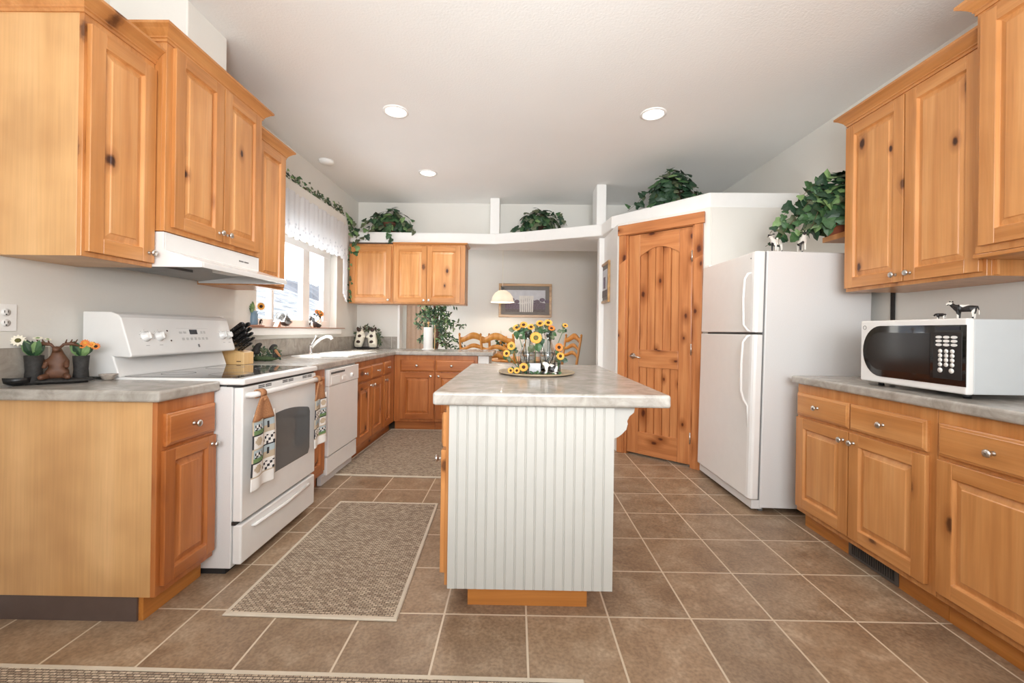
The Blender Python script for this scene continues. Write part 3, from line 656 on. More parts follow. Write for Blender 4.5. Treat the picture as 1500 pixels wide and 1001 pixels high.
# arched window
gx0, gx1, gz0, gz1 = .085, .677, .40, .695
pts = [(gx0 + .02, gz0), (gx1 - .02, gz0), (gx1, gz0 + .03), (gx1, gz1 - .03), (gx1 - .012, gz1 - .006)]
for i in range(11):
    a = i / 10; pts.append((gx1 - .03 - (gx1 - gx0 - .06) * a, gz1 + .032 * math.sin(PI * a) + .002))
pts += [(gx0 + .012, gz1 - .006), (gx0, gz1 - .03), (gx0, gz0 + .03)]
MB().prism(pts, -.0475, -.046, 'xz').build('oven_window', 'ovenglass', dr)
mb = MB()
for k in range(3):
    for j in range(2):
        for r_ in range(2):
            x = .13 + k * .225 + j * .062; mb.box(x, x + .052, -.0475, -.0455, .884 + r_ * .0085, .8885 + r_ * .0085)
mb.build('vent_slots', 'dark', dr)
hb = MB(); hb.tube([(.035, -.046, .862), (.04, -.075, .864), (.075, -.084, .865), (W_ / 2, -.086, .865), (W_ - .075, -.084, .865), (W_ - .04, -.075, .864), (W_ - .035, -.046, .862)], [.014, .0155, .0155, .0145, .0155, .0155, .014], 12)
hb.build('oven_handle', 'white', dr)
sd = MB().box(.006, W_ - .006, -.046, -.002, .045, .236).build('storage_drawer', 'white', rg, .009, 3)
MB().tube([(.09, -.046, .20), (.1, -.054, .198), (W_ / 2, -.058, .192), (W_ - .1, -.054, .198), (W_ - .09, -.046, .20)], [.004, .009, .010, .009, .004], 8).build('drawer_pull', 'white', sd)
bgd = MB().prism([(.55, .945), (.585, 1.045), (.5, 1.04), (.494, 1.05), (.55, 1.235), (.565, 1.25), (.60, 1.262), (.735, 1.262), (.735, .945)], 0, W_, 'yz').build('backguard', 'white', rg, .008, 3)
slope = math.atan2(.056, .185)
def onpanel(x, t):      # t: distance up the sloped face from its lower edge
    return (x, .494 + math.sin(slope) * t - .0005, 1.05 + math.cos(slope) * t)
def prot(o, x, t): o.location = onpanel(x, t); o.rotation_euler = (-slope, 0, 0); return o
for x in (.108, .19, .672, .724):
    o = MB().lathe([(.027, 0), (.027, .003), (.021, .006), (.019, .022), (.016, .026), (0, .026)], (0, 0, 0), 20, axis='-y').build('control_knob', 'white', bgd); prot(o, x, .095)
    q = MB().box(-.0035, .0035, -.031, -.024, -.017, .017).build('knob_grip', 'white', o, .001)
    mb = MB()
    for k in range(7):
        a = PI * (k / 6) * 1.2 - .3; mb.box(math.cos(a) * .034 - .0018, math.cos(a) * .034 + .0018, -.001, 0, math.sin(a) * .034 - .0008, math.sin(a) * .034 + .0008)
    mb.box(-.01, .01, -.001, 0, -.048, -.0465); prot(mb.build('dial_marks', 'grey', bgd), x, .095)
prot(MB().box(-.028, .028, -.002, 0, -.014, .014).build('clock_display', 'display', bgd), .435, .118)
mb = MB()
for k in range(2): mb.box(-.105 + k * .03, -.085 + k * .03, -.0012, 0, -.007, .006); mb.box(.055 + k * .024, .07 + k * .024, -.0012, 0, -.008, .008)
for k in range(7): mb.box(-.095 + k * .03, -.078 + k * .03, -.0012, 0, -.045, -.030)
mb.box(-.12, .12, -.0012, 0, .024, .0252)
prot(mb.build('control_buttons', flat('button_grey', srgb(196, 196, 194), .5), bgd), .435, .115)
prot(MB().box(-.006, .006, -.0015, 0, -.009, .009).build('badge', 'grey', bgd), .45, .035)
for t_ in (.125, .07): prot(MB().lathe([(.0045, 0), (.0045, .002), (0, .002)], (0, 0, 0), 12, axis='-y').build('indicator_light', 'darkbrown', bgd), .25 if t_ > .1 else .26, t_)

# ---------------------------------------------------------------- range hood
hd = thing('range_hood', 'white range hood mounted under the raised wall cabinet', 'range hood', (-1.70, 2.036, 0), RL)
P = [(.40, 1.652), (.006, 1.652), (.006, 1.566), (-.175, 1.512), (-.182, 1.505), (-.182, 1.482), (.40, 1.482)]
mb = MB(); mb.prism(P, 0, .012, 'yz'); mb.prism(P, .75, .762, 'yz')
mb.prism([(.40, 1.652), (.006, 1.652), (.006, 1.566), (-.175, 1.512), (-.182, 1.505), (-.182, 1.482), (-.172, 1.482), (-.172, 1.502), (.018, 1.56), (.018, 1.64), (.40, 1.64)], .012, .75, 'yz')
mb.build('hood_shell', 'white', hd, .002)
MB().prism([(-.165, 1.496), (.02, 1.545), (.39, 1.50), (.39, 1.494), (.02, 1.539), (-.165, 1.49)], .014, .748, 'yz').build('hood_pan', flat('grey_pan', srgb(150, 152, 152), .4, .3), hd)
MB().box(.28, .44, -.12, -.03, 1.492, 1.512).build('lamp_cover', 'white_plastic', hd, .003)
MB().box(.05, .26, .06, .33, 1.488, 1.502).build('grease_filter', 'galv', hd)
mb = MB(); mb.box(.56, .60, .0035, .006, 1.598, 1.606); mb.box(.61, .65, .0035, .006, 1.598, 1.606); mb.build('switches', 'grey', hd)

# ---------------------------------------------------------------- dishwasher
dw = thing('dishwasher', 'white built-in dishwasher between the range and the sink cabinet', 'dishwasher', (F1, 3.205, 0), RL)
MB().box(0, .60, .0, .57, .07, .885).build('dishwasher_tub', 'white_side', dw)
cp = MB().box(.0, .60, -.034, -.001, .752, .880).build('control_panel', 'white', dw, .005)
mb = MB()
for k in range(11): mb.box(.03 + k * .024, .048 + k * .024, -.0352, -.034, .842, .858)
mb.build('vent_slots', 'dark', cp)
MB().box(.03, .19, -.036, -.034, .765, .825).build('button_pad', 'white_plastic', cp, .001)
MB().lathe([(.019, 0), (.019, .004), (.016, .014), (0, .014)], (.43, -.034, .80), 18, axis='-y').build('timer_dial', 'white', cp)
MB().box(.24, .30, -.038, -.034, .780, .812).build('latch', 'white_plastic', cp, .001)
MB().box(.004, .596, -.030, -.001, .222, .750).build('door_panel', 'white', dw, .004)
MB().box(.004, .596, -.022, -.001, .078, .210).build('lower_panel', 'white', dw, .004)
MB().box(.002, .598, .02, .05, .0, .078).build('kick_plate', 'white_side', dw)

# ---------------------------------------------------------------- sink and tap
sk = thing('kitchen_sink', 'white double-bowl sink set in the countertop under the window', 'sink', ((SX0 + SX1) / 2, (SY0 + SY1) / 2, .936))
hx, hy = (SX1 - SX0) / 2, (SY1 - SY0) / 2
def bowl(y0, y1):
    rows = [[(-hx + .004, y0, .008), (hx - .004, y0, .008), (hx - .004, y1, .008), (-hx + .004, y1, .008)]]
    for ins, z in ((.012, -.01), (.02, -.16), (.05, -.175)): rows.append([(-hx + .004 + ins, y0 + ins, z), (hx - .004 - ins, y0 + ins, z), (hx - .004 - ins, y1 - ins, z), (-hx + .004 + ins, y1 - ins, z)])
    mb = MB(); n = 4; vs = [p for r in rows for p in r]; fs = [(i * 4 + j, i * 4 + (j + 1) % 4, (i + 1) * 4 + (j + 1) % 4, (i + 1) * 4 + j) for i in range(3) for j in range(4)] + [(12, 13, 14, 15)]
    return mb.add(vs, fs).build('bowl', 'white', sk)
bowl(-hy + .004, -.015); bowl(.015, hy - .004)
rim = grid_slab([-hx - .03, -hx + .006, hx - .006, hx + .03], [-hy - .03, -hy + .006, -.016, .016, hy - .006, hy + .03], lambda i, j: not (i == 1 and j in (1, 3)), .0005, .010)
rim.build('sink_rim', 'white', sk, .004, 3)
fc = thing('faucet', 'chrome single-lever kitchen tap behind the sink', 'faucet', (-2.045, 4.22, .937))
MB().lathe([(.03, 0), (.03, .012), (.024, .02), (.022, .07), (.018, .085), (0, .09)], n=18).build('tap_body', 'chrome', fc)
MB().box(-.028, .028, -.11, .11, 0, .009).build('base_plate', 'chrome', fc, .004)
MB().tube([(.0, 0, .05), (.04, .0, .10), (.10, .0, .15), (.16, .0, .175), (.20, 0, .17), (.215, 0, .15)], [.016, .014, .013, .014, .017, .017], 12).build('spout', 'white', fc)
MB().tube([(.0, 0, .08), (.01, -.0, .10), (.05, -.01, .165), (.065, -.012, .185)], [.014, .011, .008, .007], 10).build('lever', 'chrome', fc)
# ---------------------------------------------------------------- fridge (leans back a little on its feet)
FWD = .82
fr = thing('refrigerator', 'white top-freezer refrigerator beside the pantry door', 'refrigerator', (1.636, 3.665, .006), (-.018, 0, RRT))
MB().box(0, FWD, 0, .70, .03, 1.745).build('fridge_body', 'white_side', fr, .006)
MB().box(.01, FWD - .01, -.012, 0, .08, 1.74).build('door_gasket', 'grey', fr)
def fdoor(z0, z1, name):
    pts = [(0.0, -.012), (0.0, -.06), (.006, -.068), (.02, -.071), (FWD - .04, -.076), (FWD - .018, -.073), (FWD - .006, -.064), (FWD, -.05), (FWD, -.012)]
    return MB().prism(pts, z0, z1, 'xy').build(name, 'white', fr, .006, 3)
fz = fdoor(1.198, 1.742, 'freezer_door'); fd = fdoor(.085, 1.184, 'fridge_door')
MB().tube([(FWD - .05, -.074, 1.60), (FWD - .055, -.095, 1.595), (FWD - .06, -.112, 1.56), (FWD - .062, -.117, 1.42), (FWD - .06, -.112, 1.25), (FWD - .05, -.09, 1.212), (FWD - .045, -.074, 1.205)], [.007, .008, .0085, .0085, .0085, .008, .007], 10).build('freezer_handle', 'white', fz)
MB().tube([(FWD - .045, -.074, 1.178), (FWD - .05, -.09, 1.17), (FWD - .06, -.112, 1.13), (FWD - .062, -.117, .98), (FWD - .062, -.114, .80), (FWD - .055, -.098, .74), (FWD - .045, -.078, .70), (FWD - .042, -.075, .56)], [.007, .008, .0085, .0085, .0085, .008, .0065, .004], 10).build('fridge_handle', 'white', fd)
MB().lathe([(.005, 0), (.005, .002), (0, .002)], (FWD - .055, -.0755, 1.70), 10, axis='-y').build('screw_cap', 'grey', fz)
MB().box(.01, FWD - .01, -.05, .02, .02, .078).build('base_grille', 'white_side', fr, .003)
MB().box(.03, .10, -.06, .03, 1.743, 1.758).build('hinge_cover', 'white_plastic', fr, .003)
for x in (.05, FWD - .05):
    for y in (.03, .65): MB().lathe([(.016, -.004), (.016, .03)], (x, y, 0), 12).build('foot', 'grey', fr)
# wooden shelf over the fridge
tag(MB().box(0, .30, 0, .285, 0, .036).build('wall_shelf', 'alder', bevel=.002, loc=(2.13, 2.70, 1.835)), 'wooden shelf board over the fridge, fixed beside the wall cabinet', 'shelf')

# ---------------------------------------------------------------- microwave
mw = thing('microwave_oven', 'white countertop microwave with a black rounded window and keypad', 'microwave', (1.86, 2.295, .9365), (0, 0, RRT - .02))
MH = .335
MB().box(.003, .545, .02, .40, .022, MH - .004).build('microwave_case', flat('grey_white_case', srgb(196, 200, 202), .45, 0, .01), mw, .003)
MB().box(0, .548, -.012, .021, .02, MH).build('front_bezel', 'white', mw, .008, 3)
gz0, gz1 = .052, MH - .028; cz = (gz0 + gz1) / 2; rz = (gz1 - gz0) / 2
pts = [(.546, gz1)]
for i in range(17):
    a = PI / 2 + PI * i / 16; pts.append((.02 + rz * .85 + rz * .85 * math.cos(a), cz + rz * math.sin(a)))
pts.append((.546, gz0))
face = MB().prism(pts, -.0145, -.011, 'xz').build('black_front', 'blackglass', mw)
pts = [(.392, gz1 - .035)]
for i in range(15):
    a = PI / 2 + PI * i / 14; pts.append((.045 + rz * .62 + rz * .62 * math.cos(a), cz + rz * .74 * math.sin(a)))
pts.append((.392, gz0 + .035))
MB().prism(pts, -.0155, -.0142, 'xz').build('window_screen', flat('dark_mesh', (.012, .009, .008), .12, 0, 0), face)
kp = MB().box(.408, .532, -.0158, -.0142, gz0 + .025, gz1 - .03).build('keypad_panel', flat('keypad_black', (.012, .012, .013), .3, 0, 0), mw, .0006, 1)
MB().box(.418, .522, -.0166, -.0155, gz1 - .022, gz1 - .006).build('display', 'display', mw)
KW = 'white_plastic'
for r_ in range(3):
    for k in range(3):
        x = .434 + k * .033; z = gz1 - .052 - r_ * .0165
        pts = [(x + .014 * math.cos(a) , z + .0062 * math.sin(a)) for a in [2 * PI * i / 14 for i in range(14)]]
        MB().prism(pts, -.0172, -.0158, 'xz').build('button', KW, kp)
for r_ in range(4):
    for k in range(3):
        x = .441 + k * .026; z = gz1 - .112 - r_ * .0192
        MB().lathe([(.0092, 0), (.0092, .0014), (0, .0014)], (x, -.0158, z), 16, axis='-y').build('button', KW, kp)
for x in (.441, .490): MB().lathe([(.0108, 0), (.0108, .0014), (0, .0014)], (x, -.0158, gz1 - .194), 16, axis='-y').build('button', KW, kp)
MB().lathe([(.011, 0), (.011, .001), (.0085, .001), (.0085, 0)], (.028, -.0122, MH - .036), 20, axis='-y', cap=False).build('badge', 'grey', mw)
for x in (.06, .49):
    for y in (.05, .35): MB().lathe([(.014, 0), (.012, .022)], (x, y, 0), 12).build('foot', 'black', mw)

# ---------------------------------------------------------------- small fixtures
def outlet(loc, rot, label, s=1.0):
    o = thing('wall_outlet', label, 'outlet', loc, rot)
    MB().box(-.035 * s, .035 * s, -.006, 0, -.057, .057).build('cover_plate', 'white_plastic', o, .002)
    for z in (-.022, .022):
        q = MB().lathe([(.016, 0), (.016, .003), (0, .003)], (0, -.006, z), 20, axis='-y').build('socket', 'white_plastic', o)
        mb = MB(); mb.box(-.0075, -.005, -.0096, -.0088, z - .002, z + .008); mb.box(.005, .0075, -.0096, -.0088, z - .002, z + .008); mb.lathe([(.003, 0), (.003, .0006)], (0, -.009, z - .009), 8, axis='-y'); mb.build('slots', 'dark', q)
outlet((XL + .0005, 1.742, 1.222), RL, 'white double outlet on the wall left of the range', 1.15)
outlet((XL + .0005, 3.02, 1.215), RL, 'white outlet plate on the wall behind the knife block')
for k, (x, y, lab) in enumerate(((-.95, 3.275, 'lit recessed ceiling light nearest the left wall cabinets'), (1.036, 3.28, 'lit recessed ceiling light on the right half of the ceiling'), (-.965, 4.555, 'lit recessed ceiling light farther back toward the window'))):
    cl = thing('ceiling_light', lab, 'ceiling light', (x, y, ZC), 0, 'recessed ceiling lights')
    MB().lathe([(.098, 0), (.098, -.006), (.082, -.010), (.078, -.004), (.078, 0)], n=32, cap=False).build('trim_ring', 'trimwhite', cl)
    MB().lathe([(.0, -.004), (.079, -.004), (.079, -.001), (0, -.001)], n=32).build('lens', 'lamp', cl)
    sp = light('can_lamp', 'SPOT', (x, y, ZC - .03), 34, (1, .95, .88), (x, y, 0), spot_size=2.3, spot_blend=.8, shadow_soft_size=.07)
    sp.parent = cl; sp.location = (0, 0, -.03)
sm = thing('smoke_detector', 'round white smoke detector on the ceiling near the window wall', 'smoke detector', (-1.925, 4.25, ZC))
MB().lathe([(.07, 0), (.07, -.02), (.055, -.034), (0, -.036)], n=28).build('detector_body', 'white_plastic', sm)
vt = thing('floor_vent', 'dark grey register grille in the toe kick under the right cabinets', 'vent', (F2 + .055, 2.33, 0), RRT)
MB().box(0, .30, -.006, 0, .004, .094).build('vent_frame', flat('vent_grey', srgb(96, 92, 88), .5, .3), vt, .001, 1)
MB().box(.02, .28, -.0075, -.0055, .02, .08).build('vent_opening', 'dark', vt)
for k in range(19): MB().box(.024 + k * .0135, .030 + k * .0135, -.010, -.007, .02, .08).build('louvre', flat('louvre', srgb(84, 80, 76), .5, .3) if k == 0 else 'louvre', vt) if k == 0 else None
M['louvre'] = bpy.data.materials['louvre']
for k in range(1, 19): MB().box(.024 + k * .0135, .030 + k * .0135, -.010, -.007, .02, .08).build('louvre', 'louvre', vt)
tag(MB().box(0, .01, -.012, .012, 0, .57).build('cable_cover', 'dark', loc=(2.425, 2.765, .94)), 'dark vertical strip on the wall between the fridge and the microwave', 'cable cover')
# ---------------------------------------------------------------- flowers and leaves
def ivy_leaf(mb, c, s, R, m):
    pts = [(0, 0), (.32, -.12), (.5, .12), (.34, .36), (.3, .62), (0, 1.0), (-.3, .62), (-.34, .36), (-.5, .12), (-.32, -.12)]
    vs = [(0, .4, .06)] + [(x, y, -.10 * abs(x) - .05 * y * y) for x, y in pts]
    mb.add([tuple(Vector(c) + R @ (Vector(v) * s)) for v in vs], [(0, 1 + i, 1 + (i + 1) % 10) for i in range(10)], m, False)
def long_leaf(mb, c, s, R, m, wd=.28):
    pts = [(0, 0), (wd * .7, .25), (wd, .5), (wd * .6, .8), (0, 1.0), (-wd * .6, .8), (-wd, .5), (-wd * .7, .25)]
    vs = [(0, .45, .04)] + [(x, y, -.12 * abs(x) - .15 * y * y) for x, y in pts]
    mb.add([tuple(Vector(c) + R @ (Vector(v) * s)) for v in vs], [(0, 1 + i, 1 + (i + 1) % 8) for i in range(8)], m, False)
def frame(nrm_, spin):
    z = Vector(nrm_).normalized(); x = z.orthogonal().normalized(); x = Matrix.Rotation(spin, 3, z) @ x; y = z.cross(x)
    return Matrix((x, y, z)).transposed()
def frame_up(dirn):
    y = Vector(dirn).normalized(); x = y.cross(Vector((0, -1, .1))).normalized(); z = x.cross(y)
    return Matrix((x, y, z)).transposed()
LM = ['leaf1', 'leaf2', 'leaf3', 'leaf4']
def pick(rng, wts): 
    r = rng.random() * sum(wts)
    for i, w_ in enumerate(wts):
        r -= w_
        if r <= 0: return i
    return 0
def ivy_plant(label, loc, half, n, size, trails, wts, pot=(.09, .12), seed=1, potmat='pot', potoff=(0, 0), group=None, lift=0, name='ivy_plant'):
    rng = random.Random(seed); t = thing(name, label, 'plant', loc, 0, group)
    MB().lathe([(pot[0] * .72, 0), (pot[0] * .95, pot[1] * .85), (pot[0] * 1.08, pot[1] * .86), (pot[0] * 1.08, pot[1]), (pot[0] * .9, pot[1]), (0, pot[1] * .9)], (*potoff, 0), 20).build('plant_pot', potmat, t)
    mb = MB(); st = MB(); hx_, hy_, hz = half
    for k in range(n):
        a = rng.uniform(0, 2 * PI); e = rng.uniform(-.15, 1); r = rng.uniform(.55, 1.0)
        d = Vector((math.cos(a) * math.sqrt(max(0, 1 - e * e)), math.sin(a) * math.sqrt(max(0, 1 - e * e)), e))
        p = Vector((d.x * hx_ * r + potoff[0], d.y * hy_ * r + potoff[1], lift + max(.015, d.z * hz * r + hz * .18)))
        nn = d + Vector((rng.uniform(-.6, .6), rng.uniform(-.9, .2), rng.uniform(0, .7)))
        ivy_leaf(mb, p, size * rng.uniform(.7, 1.2), frame(nn, rng.uniform(0, 6.28)), pick(rng, wts))
        if k % 7 == 0: st.tube([(potoff[0], potoff[1], pot[1]), tuple((p + Vector((potoff[0], potoff[1], pot[1] * 1.6 + hz * .3))) / 2), tuple(p)], .002, 4)
    for tr in trails:
        P_ = [Vector(q) for q in tr]; st.tube([tuple(q) for q in P_], .002, 4)
        for i in range(len(P_) - 1):
            L_ = (P_[i + 1] - P_[i]).length; m_ = max(1, int(L_ / (size * .42)))
            for k in range(m_):
                q = P_[i].lerp(P_[i + 1], k / m_)
                ivy_leaf(mb, q + Vector((rng.uniform(-1, 1), rng.uniform(-.8, .0), rng.uniform(-.4, .4))) * size * .35, size * rng.uniform(.6, 1.0), frame((rng.uniform(-.5, .5), -1, rng.uniform(-.1, .7)), rng.uniform(0, 6.28)), pick(rng, wts))
    mb.build('foliage', LM, t); st.build('stems', 'stem', t)
    return t
ivy_plant('trailing potted ivy on the left end of the plant ledge beside the window', (-1.66, 5.50, 2.42), (.30, .11, .30), 190, .085,
    [[(-.1, -.10, .2), (-.25, -.17, .12), (-.34, -.2, .0), (-.36, -.2, -.2), (-.34, -.2, -.32)], [(.05, -.12, .10), (.06, -.19, .01), (.07, -.19, -.08), (.1, -.19, -.13)], [(.15, -.1, .15), (.28, -.13, .1), (.38, -.16, .02), (.36, -.19, -.03)], [(-.1, -.1, .1), (-.2, -.19, -.0), (-.24, -.19, -.12)]], (5, 5, 2, 3), (.10, .14), 3, 'pot', (.02, 0))
ivy_plant('dark green potted ivy in the middle of the plant ledge between the two posts', (.27, 5.40, 2.42), (.28, .14, .30), 210, .085,
    [[(.1, 0, .25), (.28, -.02, .24), (.36, -.05, .1)], [(-.1, 0, .1), (-.34, -.05, .04)]], (7, 4, .5, 3), (.09, .11), 5, 'darkbrown', (0, 0))
ivy_plant('dark green ivy on the ledge above the pantry door', (1.53, 4.20, 2.42), (.25, .20, .32), 330, .085,
    [[(-.1, .05, .2), (-.24, .10, .18), (-.32, .12, .08), (-.40, .16, .02)], [(.1, -.05, .1), (.3, -.15, .05)]], (8, 3, .4, 2), (.09, .1), 8, 'darkbrown', (0, 0))
ivy_plant('large leafy ivy in a terracotta pot on the shelf over the fridge', (2.17, 2.89, 1.8715), (.21, .16, .35), 360, .082,
    [[(-.05, 0, .3), (-.16, -.02, .28), (-.3, .0, .10), (-.38, .02, -.02)], [(-.1, .02, .2), (-.24, .05, .12), (-.38, .1, -.03), (-.42, .12, -.06)], [(-.1, -.02, .12), (-.22, .0, .05), (-.3, .02, -.05)], [(-.1, -.08, .2), (-.2, -.1, .15), (-.24, -.08, .02)], [(-.12, .0, .3), (-.24, .04, .24), (-.34, .06, .14), (-.42, .1, .0)], [(-.12, .0, .24), (-.26, .04, .16), (-.34, .06, .06), (-.34, .1, -.06)], [(-.1, -.05, .34), (-.2, -.03, .32), (-.3, .0, .2)]], (5, 5, 1.2, 1), (.09, .12), 11, 'terracotta', (0, 0), lift=.02)

def sunflower(label, base, head, size=.03, facing=(0, -1, .3), group=None, pet='yellow', ctr='seed', leaves=1, seed=0, cat='flower', name='sunflower', nleaf=None):
    """an artificial sunflower: origin at the foot of its stem"""
    rng = random.Random(seed); base = Vector(base); h = Vector(head) - base; f = Vector(facing).normalized()
    t = thing(name, label, cat, base, 0, group); R = frame(f, rng.uniform(0, 1))
    mb = MB(); np_ = 15
    for layer in range(2):
        for k in range(np_):
            a = 2 * PI * (k + layer * .5) / np_; RR = R @ Matrix.Rotation(a, 3, 'Z')
            vs = [(-.12, .32, .0), (.12, .32, .0), (.19, .65, .06 + .05 * layer), (0, 1.0, -.02 + .1 * layer), (-.19, .65, .06 + .05 * layer)]
            mb.add([tuple(h + RR @ (Vector(v) * size)) for v in vs], [(0, 1, 2, 3, 4)])
    mb.build('petals', pet, t)
    cm = MB(); cm.xf = Matrix.Translation(h) @ R.to_4x4(); cm.ball((0, 0, .02 * size), (size * .42, size * .42, size * .2), 12); cm.build('flower_centre', ctr, t)
    mid = h * .5 + Vector((h.x * .1, 0, h.z * .12)); MB().tube([(0, 0, 0), tuple(mid), tuple(h - f * size * .2)], .0022, 6).build('stem', 'leaf2', t)
    if leaves:
        lm = MB()
        for k in range(nleaf or 3):
            q = Vector((0, .014, 0)).lerp(h, .78 + .2 * rng.random()) + Vector((rng.uniform(-.5, .5) * size, .012, -.2 * size)); long_leaf(lm, q, size * rng.uniform(1.1, 1.7), frame((rng.uniform(-1, 1), -1, rng.uniform(-.3, .6)), rng.uniform(0, 6.28)), rng.choice([0, 1, 3]), .42)
        lm.build('leaves', LM, t)
    return t

# ---------------------------------------------------------------- tray with the milk bottles on the island
IZ = .9413
TC = Vector((.125, 2.53))
tr = thing('serving_tray', 'round flat tray on the island countertop under the bottles', 'tray', (TC.x, TC.y, IZ))
MB().lathe([(0, 0), (.19, 0), (.222, .008), (.228, .014), (.224, .016), (.205, .009), (0, .007)], n=48).build('tray_plate', flat('tray_wood', srgb(168, 150, 122), .4, 0, .12, .2), tr)
tz = IZ + .0075
bk = thing('wire_carrier', 'black wire bottle carrier holding two glass milk bottles', 'wire basket', (.135, 2.515, tz))
def ring(mb, x0, x1, y0, y1, z, r=.0016):
    mb.tube([(x0, y0, z), (x1, y0, z)], r, 6); mb.tube([(x0, y1, z), (x1, y1, z)], r, 6); mb.tube([(x0, y0, z), (x0, y1, z)], r, 6); mb.tube([(x1, y0, z), (x1, y1, z)], r, 6)
mb = MB(); bx0, bx1, by0, by1 = -.115, .125, -.06, .06
for z in (.004, .06, .118): ring(mb, bx0, bx1, by0, by1, z)
for k in range(9):
    x = bx0 + (bx1 - bx0) * k / 8; mb.tube([(x, by0, .004), (x, by0, .118)], .0012, 5); mb.tube([(x, by1, .004), (x, by1, .118)], .0012, 5)
for k in range(1, 4):
    y_ = by0 + (by1 - by0) * k / 4; mb.tube([(bx0, y_, .004), (bx0, y_, .118)], .0012, 5); mb.tube([(bx1, y_, .004), (bx1, y_, .118)], .0012, 5)
mb.build('wire_frame', 'black', bk)
MB().tube([(.005, by0, .118), (.005, by0 * .8, .2), (.005, 0, .235), (.005, by1 * .8, .2), (.005, by1, .118)], .002, 6).build('carry_handle', 'black', bk)
def bottle(x, y, label):
    b = thing('milk_bottle', label, 'bottle', (x, y, tz + .006), 0, 'milk bottles in the wire carrier')
    o = [(0, 0), (.040, 0), (.044, .008), (.0445, .10), (.041, .125), (.028, .165), (.020, .19), (.0185, .21), (.024, .222), (.024, .235), (.020, .238)]
    i_ = [(r - .003, z) for r, z in o[::-1][:-2]] + [(.038, .008), (0, .006)]
    MB().lathe(o + i_, n=28, cap=False).build('bottle_glass', 'glass', b)
bottle(.072, 2.515, 'glass milk bottle on the left side of the wire carrier')
bottle(.190, 2.515, 'glass milk bottle on the right side of the wire carrier')
def fpos(px_, py_, y): return at(px_, py_, y=y)
FL = [((757, 480), .026, (.072, 2.515), 'sunflower at the left end of the upper bouquet'), ((767, 476), .026, (.072, 2.515), 'sunflower above the neck of the left milk bottle'),
      ((778, 479), .025, (.075, 2.515), 'sunflower just right of the left bottle neck'), ((791, 474), .026, (.185, 2.515), 'sunflower above the neck of the right milk bottle'),
      ((803, 473), .027, (.19, 2.515), 'sunflower upper right of the right milk bottle'), ((808, 481), .022, (.192, 2.515), 'orange sunflower drooping right of the right bottle neck'),
      ((828, 477), .018, (.195, 2.515), 'small pale sunflower reaching farthest right')]
for i, ((a, b), s, (bx_, by_), lab) in enumerate(FL):
    p = fpos(a, b, 2.50); sunflower(lab, (bx_, by_, tz + .02), p, s, ((p.x - bx_) * 2, -1, .9), 'sunflowers in the milk bottles', 'orange' if i in (5,) else 'yellow', 'seed', 1, i, nleaf=9)
FL2 = [((785, 495), .036, 2.43, 'largest sunflower facing forward between the two bottles', 'seed_g'), ((749, 507), .026, 2.44, 'sunflower high on the left side of the carrier', 'seed_g'), ((742, 518), .022, 2.44, 'sunflower sticking out farthest left of the carrier', 'seed'),
       ((819, 509), .026, 2.46, 'orange sunflower high on the right side of the carrier', 'seed'), ((821, 522), .024, 2.45, 'sunflower below another on the right side of the carrier', 'seed'),
       ((748, 543), .018, 2.41, 'small dark-centred sunflower lying lowest left on the tray', 'seed'), ((757, 543), .019, 2.40, 'small sunflower lying second from left on the tray', 'seed'), ((767, 538), .026, 2.40, 'larger sunflower lying in front of the carrier on the tray', 'seed')]
for i, ((a, b), s, y_, lab, ct) in enumerate(FL2):
    p = fpos(a, b, y_); low = b > 530
    base = (p.x + (.02 if p.x < .1 else -.02), y_ + .03, tz + .002) if low else (min(max(p.x, .03), .245), 2.47, tz + .01)
    sunflower(lab, base, p, s, (0 if low else (p.x - .13) * 1.2, -1, .25), 'sunflowers around the wire carrier', 'orange' if i in (3,) else 'yellow', ct, 1, 20 + i, nleaf=6)
tag(MB().box(-.036, .036, -.006, .006, 0, .062).build('metal_plaque', 'galv', bevel=.004, loc=(.112, 2.447, tz + .001)), 'small grey galvanised plaque standing in front of the carrier', 'plaque')
mo = MB(); rng = random.Random(4)
for k in range(60): long_leaf(mo, (rng.uniform(-.075, .085), rng.uniform(-.02, .02), .002), .024, frame((rng.uniform(-1, 1), rng.uniform(-1, .2), rng.uniform(.2, 1)), rng.uniform(0, 6.28)), rng.choice([0, 1, 1]), .3)
tag(mo.build('moss', LM, loc=(.165, 2.425, tz)), 'green moss spread along the front of the wire carrier', 'moss', kind='stuff')

